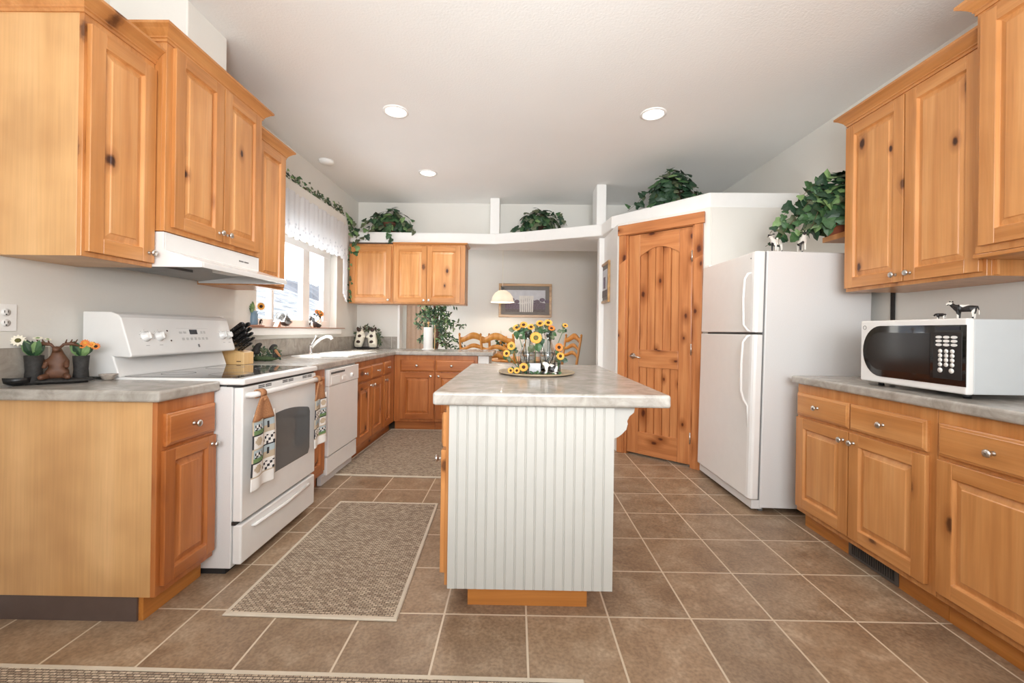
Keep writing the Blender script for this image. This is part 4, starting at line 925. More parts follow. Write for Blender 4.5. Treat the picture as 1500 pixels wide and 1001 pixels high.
# ---------------------------------------------------------------- animals: one continuous skinned body each
def skin_body(name, mat, nodes, edges, parent=None, loc=(0, 0, 0), rot=0, sub=2):
    me = bpy.data.meshes.new(name); me.from_pydata([n_[:3] for n_ in nodes], edges, []); o = bpy.data.objects.new(name, me); COL.objects.link(o)
    me.materials.append(M[mat]); o.location = loc; o.rotation_euler = (0, 0, rot)
    if parent: o.parent = parent
    s = o.modifiers.new('skin', 'SKIN')
    for i, n_ in enumerate(nodes):
        me.skin_vertices[0].data[i].radius = (n_[3], n_[3])
    me.skin_vertices[0].data[0].use_root = True
    s.use_smooth_shade = True; q = o.modifiers.new('sub', 'SUBSURF'); q.levels = q.render_levels = sub
    return o
def cow(label, loc, rot, s, mat='cow', cat='figurine', group=None, grazing=False):
    t = thing('cow_figurine', label, cat, loc, rot, group)
    hz = .55 if grazing else .92
    N_ = [(0, 0, .62, .20), (.28, 0, .62, .19), (-.30, 0, .62, .18), (.46, 0, .72, .12), (.62, 0, hz, .10), (.78, 0, hz - .10, .065),
          (.26, .11, .38, .06), (.26, .11, .04, .04), (.26, -.11, .38, .06), (.26, -.11, .04, .04), (-.30, .11, .38, .075), (-.33, .11, .2, .045), (-.31, .11, .04, .04), (-.30, -.11, .38, .075), (-.33, -.11, .2, .045), (-.31, -.11, .04, .04),
          (-.47, 0, .70, .03), (-.52, 0, .45, .018), (-.52, 0, .25, .028)]
    E_ = [(0, 1), (0, 2), (1, 3), (3, 4), (4, 5), (1, 6), (6, 7), (1, 8), (8, 9), (2, 10), (10, 11), (11, 12), (2, 13), (13, 14), (14, 15), (2, 16), (16, 17), (17, 18)]
    skin_body('body', mat, [(a * s, b * s, c * s, r * s) for a, b, c, r in N_], E_, t)
    mb = MB()
    for sg in (-1, 1):
        mb.tube([(.58 * s, sg * .07 * s, (hz + .06) * s), (.56 * s, sg * .16 * s, (hz + .07) * s), (.55 * s, sg * .20 * s, (hz + .03) * s)], [.02 * s, .04 * s, .01 * s], 6)
    mb.build('ears', 'black', t)
    mb = MB()
    for sg in (-1, 1): mb.tube([(.58 * s, sg * .05 * s, (hz + .08) * s), (.6 * s, sg * .09 * s, (hz + .16) * s)], [.018 * s, .006 * s], 6)
    mb.build('horns', 'cream', t)
    return t
cow('larger black and white cow figurine on top of the microwave', (2.02, 1.93, .9365 + MH + .0), PI / 2 + .45, .084, 'cowdark')
cow('small black and white calf figurine on the microwave beside the bigger cow', (2.0, 2.02, .9365 + MH), PI / 2 + .3, .04, 'cowdark', grazing=True)
cow('black and white cow figurine standing leftmost on the fridge top', (1.78, 2.93, 1.757), PI + .5, .115, 'cow')
cow('black and white cow figurine on the fridge top half hidden by ivy leaves', (1.93, 2.90, 1.757), PI + 1.2, .12, 'cow')
# lying cow in the wire carrier
cw = thing('cow_figurine', 'seated white and dark cow figurine at the right front of the wire carrier', 'figurine', (.212, 2.435, tz + .001), PI)
S_ = .1
N_ = [(0, 0, .28, .26), (.25, 0, .38, .20), (.42, 0, .62, .14), (.6, 0, .58, .10), (-.3, 0, .22, .2), (.35, .16, .1, .06), (.6, .18, .05, .05), (.35, -.16, .1, .06), (.6, -.18, .05, .05), (-.3, .2, .1, .08), (-.1, .3, .05, .05), (-.3, -.2, .1, .08), (-.1, -.3, .05, .05)]
skin_body('body', 'cow', [(a * S_, b * S_, c * S_, r * S_) for a, b, c, r in N_], [(0, 1), (1, 2), (2, 3), (0, 4), (1, 5), (5, 6), (1, 7), (7, 8), (4, 9), (9, 10), (4, 11), (11, 12)], cw)
MB().ball((.037, .018, .075), (.008, .014, .006), 8).ball((.037, -.018, .075), (.008, .014, .006), 8).build('ears', 'black', cw)

# ---------------------------------------------------------------- knife block
kb = thing('knife_block', 'pale wooden knife block on the countertop right of the range', 'knife block', (-1.965, 2.95, .9365))
ax = Vector((.80, 0, .60)).normalized()        # the knives lean toward the room
pts = [(-.075, 0), (.105, 0), (.105, .085), (.02, .105), (-.045, .215), (-.095, .19), (-.085, .03)]
MB().prism(pts, -.055, .055, 'xz').build('block', 'block', kb, .004)
MB().box(.055, .085, -.0556, -.0550, .020, .026).build('engraved_mark', 'brown', kb)
ki = 0
dvec = Vector((.80, 0, .60)).normalized()
for row in range(5):
    for col in range(3 if row < 4 else 2):
        f_ = row / 4; base = Vector((-.035 + .085 * f_, -.036 + col * .036, .200 - .105 * f_)) + Vector((-1.965, 2.95, .9365))
        ln = (.15 - .012 * row) * (1 if col != 1 else .92); dv = dvec
        R_ = Matrix((dv, Vector((0, 1, 0)), dv.cross(Vector((0, 1, 0))))).transposed().to_4x4()
        rowname = ['top', 'second', 'third', 'fourth', 'lowest'][row]
        kn = thing('kitchen_knife', 'black-handled knife in the %s row of the wooden knife block' % rowname, 'knife', base, 0, 'knives in the knife block, %s row' % rowname)
        mb = MB(); mb.xf = R_; mb.box(-.02, .012, -.0012, .0012, -.010, .010); mb.build('blade', 'nickel', kn)
        mb = MB(); mb.xf = R_; hgt = .0125 - .0015 * row
        prof = [(.008, -hgt), (.03, -hgt * .85), (ln * .6, -hgt), (ln * .93, -hgt * 1.15), (ln, -hgt * .5), (ln, hgt * .6), (ln * .9, hgt), (ln * .4, hgt * .9), (.008, hgt)]
        mb.prism(prof, -.009, .009, 'xz'); mb.build('handle', 'black', kn, .004)
        mb = MB(); mb.xf = R_
        for q in (.25, .5, .75): mb.lathe([(.002, -.0095), (.002, .0095)], (ln * q, 0, 0), 8, axis='y')
        mb.build('rivets', 'nickel', kn)
# ornament behind the knife block: brown and grey rooster-like floral figurine
ro = thing('figurine_group', 'dark mottled animal figurines on a mossy base behind the knife block', 'figurine', (-1.93, 3.22, .9365))
MB().ball((0, .04, .0205), (.10, .06, .02), 14).build('mossy_base', 'moss', ro)
skin_body('figure_left', 'bark', [(-.05, 0, .05, .035), (-.045, 0, .09, .028), (-.03, 0, .125, .022), (0.0, 0, .135, .012)], [(0, 1), (1, 2), (2, 3)], ro)
skin_body('figure_right', 'bark', [(.05, .05, .05, .035), (.055, .05, .09, .03), (.06, .05, .12, .024), (.09, .05, .115, .013), (.1, .04, .05, .02)], [(0, 1), (1, 2), (2, 3), (0, 4)], ro)
skin_body('wing', 'crochet', [(.08, .03, .09, .012), (.11, .02, .06, .01), (.13, .02, .035, .006)], [(0, 1), (1, 2)], ro)

mb = MB(); rng = random.Random(31)
for k in range(110): long_leaf(mb, (rng.uniform(-.09, .10), .03 + rng.uniform(-.03, .04), rng.uniform(.01, .10)), rng.uniform(.02, .036), frame((rng.uniform(-.3, 1), -1, rng.uniform(-.2, .8)), rng.uniform(0, 6.28)), rng.choice([0, 3, 3, 0]), .3)
mb.build('mottled_foliage', LM, ro)
# ---------------------------------------------------------------- ornament left of the range
orn = thing('flower_ornament', 'brown moose figurine between two dark bark vases on the counter left of the range', 'ornament', (-2.02, 1.86, .9365), .62)
MB().ball((0, 0, .0125), (.125, .05, .012), 18).build('base', 'bark', orn)
MB().lathe([(.026, .0), (.030, .02), (.027, .06), (.031, .125), (.026, .125), (.024, .10)], (-.07, -.01, 0), 16).build('bark_vase', 'bark', orn)
MB().lathe([(.024, .0), (.028, .02), (.025, .06), (.029, .12), (.024, .12), (.022, .10)], (.07, .015, 0), 16).build('bark_vase', 'bark', orn)
MB().lathe([(.02, 0), (.045, .012), (.05, .035), (.045, .035), (.03, .014), (0, .01)], (-.115, -.02, 0), 18).build('dark_dish', 'black', orn)
b_ = skin_body('moose_body', 'brown', [(0, 0, .05, .034), (0, 0, .095, .028), (0, -.005, .135, .018), (0, -.022, .158, .016), (0, -.045, .145, .012), (.028, -.02, .035, .014), (.045, -.06, .03, .011), (-.028, -.02, .035, .014), (-.045, -.06, .03, .011), (.03, -.01, .10, .010), (.035, -.04, .07, .008), (-.03, -.01, .10, .010), (-.035, -.04, .07, .008)],
    [(0, 1), (1, 2), (2, 3), (3, 4), (0, 5), (5, 6), (0, 7), (7, 8), (1, 9), (9, 10), (1, 11), (11, 12)], orn)
mb = MB()
for sg in (-1, 1):
    mb.tube([(sg * .004, -.018, .152), (sg * .02, -.015, .172), (sg * .045, -.01, .176), (sg * .068, -.01, .164)], [.004, .007, .009, .003], 6)
    for k in range(3): mb.tube([(sg * (.025 + k * .014), -.012, .175), (sg * (.029 + k * .017), -.012, .194)], [.004, .002], 5)
mb.build('antlers', 'brown', orn)
rng = random.Random(9); mb = MB()
for (cx_, cy_, cz_) in ((-.07, -.01, .125), (.07, .015, .12)):
    for k in range(26): long_leaf(mb, (cx_, cy_, cz_ - .01), rng.uniform(.045, .085), frame_up((rng.uniform(-.6, .6), rng.uniform(-.5, .3), 1)), rng.choice([0, 1, 1, 2]), .2)
mb.build('flower_leaves', LM, orn)
def head(x, y, z, s, pet, ctr, f=(0, -1, .3)):
    R = frame(f, .3); h = Vector((x, y, z)); mb = MB()
    for k in range(12):
        RR = R @ Matrix.Rotation(2 * PI * k / 12, 3, 'Z'); mb.add([tuple(h + RR @ (Vector(v) * s)) for v in [(-.14, .3, 0), (.14, .3, 0), (.2, .65, .06), (0, 1, 0), (-.2, .65, .06)]], [(0, 1, 2, 3, 4)])
    p_ = mb.build('flower', pet, orn); c_ = MB(); c_.xf = Matrix.Translation(h) @ R.to_4x4(); c_.ball((0, 0, 0), (s * .4, s * .4, s * .2), 10); c_.build('flower_centre', ctr, p_)
head(-.115, -.02, .19, .026, 'cream', 'seed_g'); head(-.06, -.01, .20, .018, 'cream', 'leaf3', (0, -.4, 1)); head(-.03, -.01, .195, .014, 'cream', 'leaf3', (.3, -.4, 1))
head(.085, 0, .178, .018, 'orange', 'yellow'); head(.105, 0, .17, .016, 'yellow', 'orange'); head(.12, .0, .162, .018, 'orange', 'seed'); head(.075, .0, .165, .014, 'orange', 'seed')
sb = thing('small_bowl', 'small pale patterned bowl on the counter beside the bark ornament', 'bowl', (-1.93, 2.0, .9365))
MB().lathe([(.015, 0), (.02, .003), (.034, .024), (.036, .028), (.032, .026), (.018, .007), (0, .006)], n=22).build('bowl_body', flat('patterned_bowl', srgb(170, 160, 150), .4, 0, .3, 0, 60), sb)

# ---------------------------------------------------------------- towels on the oven handle
def towel(label, y, drop, wd, seed, fold):
    t = thing('kitchen_towel', label, 'towel', (-1.36 + .086, y, .865))
    # local: x out of the oven, y along the handle
    mb = MB(); pr = []
    for k in range(13):
        a = -.5 + k / 12 * 4.9; pr.append((.021 * math.cos(a), .021 * math.sin(a)))
    for (y0, y1) in ((-.021, .021),):
        rows = [[(c, y0, s_) for c, s_ in pr], [(c, y1, s_) for c, s_ in pr]]
        mb.loops(rows, 0, True, False, False)
    mb.build('crochet_loop', 'crochet', t, solid=.006)
    def top(u_, v_):
        hw = .020 + (.052 * wd - .0) * v_ ** .8; z = -.012 - .115 * v_
        return (.020 + .006 * math.sin(u_ * 9 + seed) * v_, (u_ - .5) * 2 * hw, z)
    MB().sheet(top, 12, 8).build('crochet_top', 'crochet', t, solid=.006)
    MB().lathe([(0, -.004), (.008, -.003), (.009, 0), (.006, .004), (0, .005)], (.026, 0, -.03), 12, axis='x').build('button', 'crochet', t)
    L_ = drop
    def cloth(u_, v_):
        hw = .072 * wd - .006 * (1 - v_); z = -.125 - L_ * v_
        return (.019 + .009 * math.sin(u_ * 7.5 + seed) * (.5 + .5 * v_) + .003 * math.sin(v_ * 5 + seed), (u_ - .5) * 2 * hw, z + .008 * u_ * v_ * fold)
    def cm(u_, v_):
        if v_ > .82: return 0
        if v_ > .79: return 4
        r_ = int(v_ / .2); c_ = 0 if u_ < .5 else 1; uu = (u_ * 2) % 1; vv = (v_ / .2) % 1
        if uu < .06 or vv < .05: return 2 if (r_ + c_) % 2 else 4
        k = (r_ * 2 + c_ + seed) % 4
        if k == 0:    # black cow on grass
            if vv > .72: return 1
            dx, dy = uu - .5, (vv - .42); 
            if abs(dx) < .32 and abs(dy) < .16: return 2 if (int(uu * 7) + int(vv * 6)) % 2 else 0
            if abs(abs(dx) - .25) < .05 and 0 < dy < .32: return 2
            return 3
        if k == 1:
            if abs(uu - .5) < .12 and .25 < vv < .8: return 2
            return 3 if vv < .6 else 4
        if k == 2:
            if (uu - .5) ** 2 + (vv - .5) ** 2 < .1: return 4
            return 0
        return 0 if (int(uu * 6) + int(vv * 5)) % 3 else (2 if vv > .35 else 0)
    MB().sheet(cloth, 24, 50, cm).build('printed_cloth', ['tw', 'tg', 'tb', 'tl', 'tbe'], t, solid=.003)
    def back(u_, v_): p = cloth(u_, v_); return (p[0] - .012, p[1] + .028, p[2] + .03)
    MB().sheet(back, 14, 10, 0).build('back_fold', 'tw', t, solid=.003)
    return t
towel('longer cow-print kitchen towel with crocheted top on the left of the oven handle', 2.113, .335, 1.3, 0, 0)
towel('shorter cow-print kitchen towel with crocheted top on the right end of the oven handle', 2.727, .30, 1.15, 1, 1)

# ---------------------------------------------------------------- window dressing
rail = thing('window_valance', 'white lace valance hanging across the top of the kitchen window', 'curtain', (XL, 0, 0))
MB().box(.003, .11, 3.30, 5.04, 2.405, 2.505).build('valance_board', 'wall', rail, .003)
def val(u_, v_):
    y_ = 3.30 + 1.735 * u_; sc_ = .025 * abs(math.sin(u_ * PI * 14)); z = 2.42 - (.40 + sc_) * v_
    return (.112 + .008 * math.sin(u_ * 118) * (.4 + .6 * v_) + .004 * math.sin(u_ * 51), y_, z)
MB().sheet(val, 260, 14).build('lace_panel', 'lace', rail)
mb = MB(); rng = random.Random(2)
for k in range(60):
    u_ = (k + .5) / 60; p = val(u_, .8 + .12 * math.sin(k * 1.3)); a = rng.uniform(0, 6)
    mb.lathe([(.010, 0), (.010, .0015), (.006, .0015), (.006, 0)], (p[0] + .009, p[1], p[2]), 8, axis='x', cap=False)
mb.build('lace_eyelets', flat('eyelet_grey', srgb(196, 198, 204), .9), rail)
def jab(u_, v_):
    return (.10 + .012 * math.sin(u_ * 20), 4.93 + .10 * u_, 2.05 - (.42 + .12 * u_) * v_)
MB().sheet(jab, 30, 8).build('side_tail', 'lace', rail)
# ivy garland on the valance board
rng = random.Random(12); g = thing('ivy_garland', 'thin ivy garland lying along the top of the window valance', 'garland', (XL + .06, 4.2, 2.506))
mb = MB(); st = MB()
P_ = [Vector((rng.uniform(-.02, .03), -1.0 + k * .062, .012 + rng.uniform(0, .02))) for k in range(30)]; st.tube([tuple(p) for p in P_], .004, 5)
for k in range(230):
    q = P_[min(28, int(rng.random() * 29))] + Vector((rng.uniform(-.02, .06), rng.uniform(-.03, .03), rng.uniform(.0, .055))); ivy_leaf(mb, q, rng.uniform(.022, .038), frame((1, rng.uniform(-1, .3), rng.uniform(-.2, .8)), rng.uniform(0, 6.28)), pick(rng, (3, 3, 2, 5)))
P_ = [Vector((.06, .82, .01)), Vector((.07, .87, -.1)), Vector((.05, .88, -.4)), Vector((.05, .89, -.8)), Vector((.04, .89, -1.0))]; st.tube([tuple(p) for p in P_], .003, 5)
for k in range(46):
    t_ = rng.random() ** 1.6 * 3.99; i = int(t_); q = P_[i].lerp(P_[i + 1], t_ - i) + Vector((rng.uniform(-.01, .03), rng.uniform(-.03, .03), 0)); ivy_leaf(mb, q, rng.uniform(.03, .05) * (1.4 if t_ < 1.5 else .9), frame((1, rng.uniform(-1, .1), .3), rng.uniform(0, 6.28)), pick(rng, (3, 4, 3, 2)))
mb.build('leaves', LM, g); st.build('vine', 'stem', g)
sbox('trim_13', 'trimwhite', XL - .075, XL + .05, 3.22, 5.03, 1.13, 1.193, bevel=.005)
tag(MB().box(0, .115, 0, 1.86, 0, .008).build('sill_board', 'redw', bevel=.002, loc=(XL - .05, 3.24, 1.1935)), 'thin reddish wooden board lying on the window sill', 'board')
SZ = 1.202
# pitcher with flower
pt = thing('pitcher_vase', 'blue enamel pitcher with flowers on the left end of the window sill', 'vase', (XL + .005, 3.405, SZ))
MB().ball((0.01, .03, .006), (.045, .085, .01), 14).build('base', 'redw', pt)
MB().lathe([(.028, .005), (.034, .02), (.032, .075), (.024, .10), (.030, .125), (.026, .125), (.020, .10)], (0, 0, 0), 20).build('pitcher', 'blue', pt)
MB().tube([(0, .03, .11), (0, .055, .10), (0, .05, .05), (0, .032, .04)], .004, 6).build('handle', 'blue', pt)
mb = MB()
for k in range(18): long_leaf(mb, (0, 0, .12), rng.uniform(.05, .09), frame((1, rng.uniform(-.5, .5), rng.uniform(-.3, .3)), rng.uniform(-.8, .8)), rng.choice([1, 2, 2]), .22)
mb.build('flower_leaves', LM, pt)
mb = MB(); R = frame((1, -.6, .1), 0)
for k in range(14):
    RR = R @ Matrix.Rotation(2 * PI * k / 14, 3, 'Z'); mb.add([tuple(Vector((.03, .05, .165)) + RR @ (Vector(v) * .036)) for v in [(-.14, .3, 0), (.14, .3, 0), (.2, .65, .06), (0, 1, 0), (-.2, .65, .06)]], [(0, 1, 2, 3, 4)])
mb.build('flower', 'yellow', pt); MB().ball((.033, .048, .165), .013, 8).build('flower_centre', 'seed', pt)
cow('little cow figurine beside the blue pitcher on the window sill', (XL + .025, 3.47, SZ), -.9, .065, 'cow')
# grey bristly animal
hg = thing('hedgehog_figurine', 'grey shaggy animal figurine in the middle of the window sill', 'figurine', (XL + .01, 3.83, SZ))
skin_body('body', 'galv', [(0, 0, .06, .05), (0, -.04, .085, .038), (0, .06, .045, .04), (0, -.06, .11, .02), (0, .10, .02, .02)], [(0, 1), (0, 2), (1, 3), (2, 4)], hg)
mb = MB()
for k in range(260):
    d = Vector((rng.uniform(-1, 1), rng.uniform(-1, 1), rng.uniform(-.2, 1))).normalized(); p = Vector((d.x * .045, d.y * .08 + .01, .055 + d.z * .05 - d.y * .02)); mb.tube([tuple(p), tuple(p + d * .018 + Vector((0, .006, 0)))], [.0022, .0004], 3)
mb.build('bristles', flat('grey_bristle', srgb(112, 110, 106), .9, 0, .3), hg)
MB().prism([(-.12, 0), (-.07, 0), (-.075, .06)], -.02, .02, 'yz').build('wooden_wedge', 'redw', hg)
# cow vase
cv = thing('cow_vase', 'cow-print vase with a cow face and orange flowers on the right end of the sill', 'vase', (XL + .01, 4.46, SZ))
MB().lathe([(.045, .0), (.062, .025), (.066, .06), (.056, .10), (.048, .125), (.043, .125), (.05, .10)], n=22).build('vase_body', 'cow', cv)
skin_body('cow_head', 'cream', [(.03, -.05, .11, .032), (.055, -.065, .08, .024), (.065, -.07, .065, .02)], [(0, 1), (1, 2)], cv)
MB().ball((.03, -.015, .14), (.008, .02, .010), 8).ball((.03, -.09, .135), (.008, .02, .010), 8).build('ears', 'black', cv)
MB().ball((.08, -.075, .062), (.010, .016, .012), 8).build('muzzle', flat('pink', srgb(206, 160, 152), .6), cv)
for (dx, dy, dz, s_) in ((.045, .02, .14, .034), (.03, .055, .15, .034), (.05, -.01, .165, .026), (0, .03, .165, .03)):
    mb = MB(); R = frame((1, -.7, .3), dy)
    for k in range(14):
        RR = R @ Matrix.Rotation(2 * PI * k / 14, 3, 'Z'); mb.add([tuple(Vector((dx, dy, dz)) + RR @ (Vector(v) * s_)) for v in [(-.14, .3, 0), (.14, .3, 0), (.2, .65, .06), (0, 1, 0), (-.2, .65, .06)]], [(0, 1, 2, 3, 4)])
    fl_ = mb.build('flower', 'orange', cv); MB().ball((dx + .004, dy - .003, dz), s_ * .35, 8).build('flower_centre', 'seed_g', fl_)
# spotted pair at the back corner of the counter
pair = thing('cow_pair_figurine', 'pair of plump black-spotted white cow figures in the back corner of the counter', 'figurine', (-1.935, 5.50, .9365))
MB().ball((0, 0, .0145), (.165, .07, .014), 20).build('dark_base', 'black', pair)
def plump(sx):
    return [(sx * .085, 0, .07, .062), (sx * .078, 0, .15, .05), (sx * .07, -.005, .225, .046), (sx * .062, -.035, .215, .028), (sx * .03, -.03, .16, .020), (sx * .005, -.04, .15, .016), (sx * .10, -.05, .03, .028)]
for sx in (-1, 1):
    bo = skin_body('cow_body', 'cream', plump(sx), [(0, 1), (1, 2), (2, 3), (1, 4), (4, 5), (0, 6)], pair)
    for (dx, dy, dz, r_) in ((.085, -.062, .085, .026), (.075, -.047, .165, .02), (.085, -.040, .245, .024)): MB().ball((sx * dx, dy, dz), (r_ * 1.15, .016, r_ * 1.1), 12).build('dark_spot', 'darkbrown', bo)
    MB().ball((sx * .115, -.005, .262), (.016, .010, .022), 8).ball((sx * .028, -.005, .262), (.014, .010, .02), 8).build('ears', 'darkbrown', pair)
# dark foliage halo behind the pair
mb = MB()
for k in range(120):
    a = rng.uniform(-.3, PI + .3); r_ = rng.uniform(.13, .185); long_leaf(mb, (math.cos(a) * r_ * 1.0, .03, .11 + math.sin(a) * r_ * 1.0), .045, frame((rng.uniform(-.5, .5), -1, rng.uniform(-.3, .5)), rng.uniform(0, 6.28)), rng.choice([3, 3, 0]), .2)
mb.build('leafy_backing', LM, pair)
# paper towel
ph = thing('paper_towel_holder', 'wooden stand holding a white paper towel roll on the peninsula', 'paper towel holder', (-1.125, 5.46, .9365))
MB().lathe([(0, 0), (.08, 0), (.082, .008), (.07, .014), (0, .014)], n=28).build('stand_base', 'trimwhite', ph)
MB().lathe([(.007, .01), (.007, .33), (.016, .335), (.018, .35), (.010, .362), (0, .364)], n=14).build('centre_post', 'block', ph)
MB().tube([(.082, 0, .005), (.084, 0, .10), (.084, 0, .30), (.078, 0, .318)], [.006, .005, .004, .006], 8).build('side_arm', 'block', ph)
pr_ = tag(MB().lathe([(.02, 0), (.058, 0), (.060, .003), (.060, .272), (.058, .275), (.02, .275)], n=32).build('paper_towel_roll', 'white_plastic', loc=(-1.125, 5.46, .951)), 'white paper towel roll on the stand under the back wall cabinets', 'paper towel')

# ---------------------------------------------------------------- dining area
tb = thing('dining_table', 'round oak dining table behind the island under the pendant', 'table', (.12, 6.75, 0))
MB().lathe([(0, .725), (.56, .725), (.585, .735), (.585, .75), (.57, .757), (0, .757)], n=48).build('table_top', 'oak', tb)
MB().lathe([(.16, .0), (.10, .08), (.055, .2), (.075, .45), (.06, .62), (.14, .725)], n=24).build('pedestal', 'oak', tb)
def chair(label, loc, rot, ww=.46):
    c = thing('dining_chair', label, 'chair', loc, rot, 'oak ladder-back dining chairs')   # faces -y of its own frame; back at +y
    h = 1.13; hw = ww / 2
    for sg in (-1, 1):
        MB().tube([(sg * (hw - .03), .20, 0), (sg * (hw - .03), .205, .46), (sg * (hw - .005), .23, .75), (sg * hw, .29, h - .05), (sg * hw, .295, h - .02)], [.017, .020, .020, .018, .016], 10).build('rear_post', 'oak', c)
        MB().ball((sg * hw, .298, h), (.018, .018, .026), 10).build('finial', 'oak', c)
        MB().tube([(sg * (hw - .03), -.20, 0), (sg * (hw - .03), -.20, .25), (sg * (hw - .03), -.20, .44)], [.014, .021, .018], 10).build('leg', 'oak', c)
        MB().tube([(sg * (hw - .03), -.19, .22), (sg * (hw - .03), .2, .22)], .011, 8).build('stretcher', 'oak', c)
    MB().box(-hw + .01, hw - .01, -.225, .215, .44, .475).build('seat', 'oak', c, .012, 3)
    def slat(z0, hh, arch, y0, yb):
        rows = []; n = 14
        for i in range(n + 1):
            u_ = i / n; x = -hw + 2 * hw * u_; bow = yb * math.sin(PI * u_); a_ = arch * max(0, math.sin(PI * min(1, max(0, (u_ - .1) / .8)))) ** 1.5
            rows.append([(x, y0 + bow - .009, z0 + a_ * .75), (x, y0 + bow + .009, z0 + a_ * .75), (x, y0 + bow + .009, z0 + hh + a_), (x, y0 + bow - .009, z0 + hh + a_)])
        return MB().loops(rows, 0, True)
    slat(h - .115, .075, .075, .285, .03).build('crest_rail', 'oak', c, 0)
    slat(h - .235, .045, .065, .262, .03).build('back_slat', 'oak', c)
    slat(h - .35, .045, .06, .248, .03).build('back_slat', 'oak', c)
    return c
chair('oak dining chair with its arched back toward the peninsula, leftmost of the chairs', (-.515, 6.42, 0), 2.85)
chair('oak dining chair turned sideways behind the milk bottles', (-.13, 6.02, 0), PI - .45, .5)
chair('oak dining chair seen from the side at the right end of the table', (.66, 6.75, 0), -PI / 2 + .42)
ce = thing('flower_basket', 'small basket of yellow flowers and a candle on the dining table', 'flower arrangement', (-.21, 6.55, .7575))
MB().lathe([(.06, 0), (.075, .05), (.085, .12), (.078, .12), (.06, .02), (0, .01)], n=20).build('basket', flat('wicker', srgb(196, 150, 110), .8, 0, .3, 0, 90), ce)
mb = MB()
for k in range(50): long_leaf(mb, (rng.uniform(-.06, .06), rng.uniform(-.05, .05), .12 + rng.uniform(0, .22)), .07, frame((rng.uniform(-.6, .6), -1, .3), rng.uniform(0, 6.28)), rng.choice([1, 1, 3, 0]), .25)
mb.build('leaves', LM, ce)
mb = MB()
for k in range(16): mb.ball((rng.uniform(-.08, .09), -.05, .16 + rng.uniform(0, .2)), rng.uniform(.014, .024), 8)
mb.build('blooms', 'yellow', ce); MB().lathe([(.010, .1), (.008, .42), (0, .45)], (-.02, 0, 0), 10).build('candle', 'cream', ce)
pd = thing('pendant_lamp', 'white glass dome pendant lamp hanging over the dining table', 'pendant lamp', (-.22, 6.8, ZC))
MB().tube([(0, 0, 0), (0, 0, -1.0)], .004, 6).build('cord', 'cream', pd)
MB().lathe([(.02, -.985), (.028, -1.0), (.03, -1.035), (.045, -1.045)], n=18).build('socket_cap', 'galv', pd)
MB().lathe([(.04, -1.04), (.07, -1.048), (.12, -1.085), (.16, -1.14), (.175, -1.195), (.186, -1.222), (.19, -1.235), (.183, -1.235), (.168, -1.19), (.15, -1.14), (.11, -1.09), (.06, -1.055)], n=36, cap=False).build('glass_shade', 'shade', pd)
MB().ball((0, 0, -1.12), .032, 12).build('bulb', 'lamp', pd)
pl = light('pendant_bulb', 'POINT', (0, 0, 0), 22, (1, .92, .8), shadow_soft_size=.04); pl.parent = pd; pl.location = (0, 0, -1.17)
# framed picture on the far wall
def art(label, loc, rot, w_, h_, fw, matw):
    a = thing('framed_picture', label, 'picture', loc, rot)
    mb = MB(); mb.box(0, w_, -.025, 0, 0, fw); mb.box(0, w_, -.025, 0, h_ - fw, h_); mb.box(0, fw, -.025, 0, fw, h_ - fw); mb.box(w_ - fw, w_, -.025, 0, fw, h_ - fw); mb.build('frame', 'gold', a, .005)
    MB().box(fw, w_ - fw, -.012, -.002, fw, h_ - fw).build('mat_board', 'artmat', a)
    return a, fw + matw, w_ - fw - matw, fw + matw * .7, h_ - fw - matw
a, x0, x1, z0, z1 = art('framed picture of white cloth on a line, on the dining room wall', (-.312, YD - .001, 1.437), 0, .945, .60, .045, .07)
mb = MB(); mb.box(x0, x1, -.014, -.012, z0, z1, 0)
mb.prism([(x0, z0), (x1, z0), (x1, z0 + .16), (x0 + .6, z0 + .18), (x0 + .3, z0 + .14), (x0, z0 + .18)], -.0152, -.014, 'xz', 1)
mb.box(x0, x1, -.0158, -.0151, z0, z0 + .05, 2)
for k in range(7): mb.box(x1 - .22, x1 - .03, -.0164, -.0157, z0 + .06 + k * .02, z0 + .066 + k * .02, 2)
for k in range(9):
    x = x0 + .03 + .09 * k; mb.ball((x, -.0155, z0 + .2 + .02 * math.sin(k * 2)), (.05, .001, .035), 8, 1)
for k in range(7): mb.prism([(x0 + .26 + k * .035, z0), (x0 + .262 + k * .035 + .024, z0), (x0 + .255 + k * .037 + .03, z0 + .29), (x0 + .25 + k * .037, z0 + .29)], -.0185, -.017, 'xz', 3)
mb.build('painting', ['skyart', 'artpurple', 'artgrey', 'tw'], a)
a, x0, x1, z0, z1 = art('narrow framed picture on the white pantry side wall', (xc[0] - .001, 5.06, 1.52), RRT, .46, .455, .03, .05)
mb = MB(); mb.box(x0, x1, -.014, -.012, z0, z1, 0); mb.box(x0 + .1, x0 + .2, -.015, -.014, z0 + .1, z1 - .08, 1); mb.box(x0, x1, -.0155, -.014, z0, z0 + .08, 2); mb.build('painting', ['skyart', 'artpurple', 'artgrey'], a)
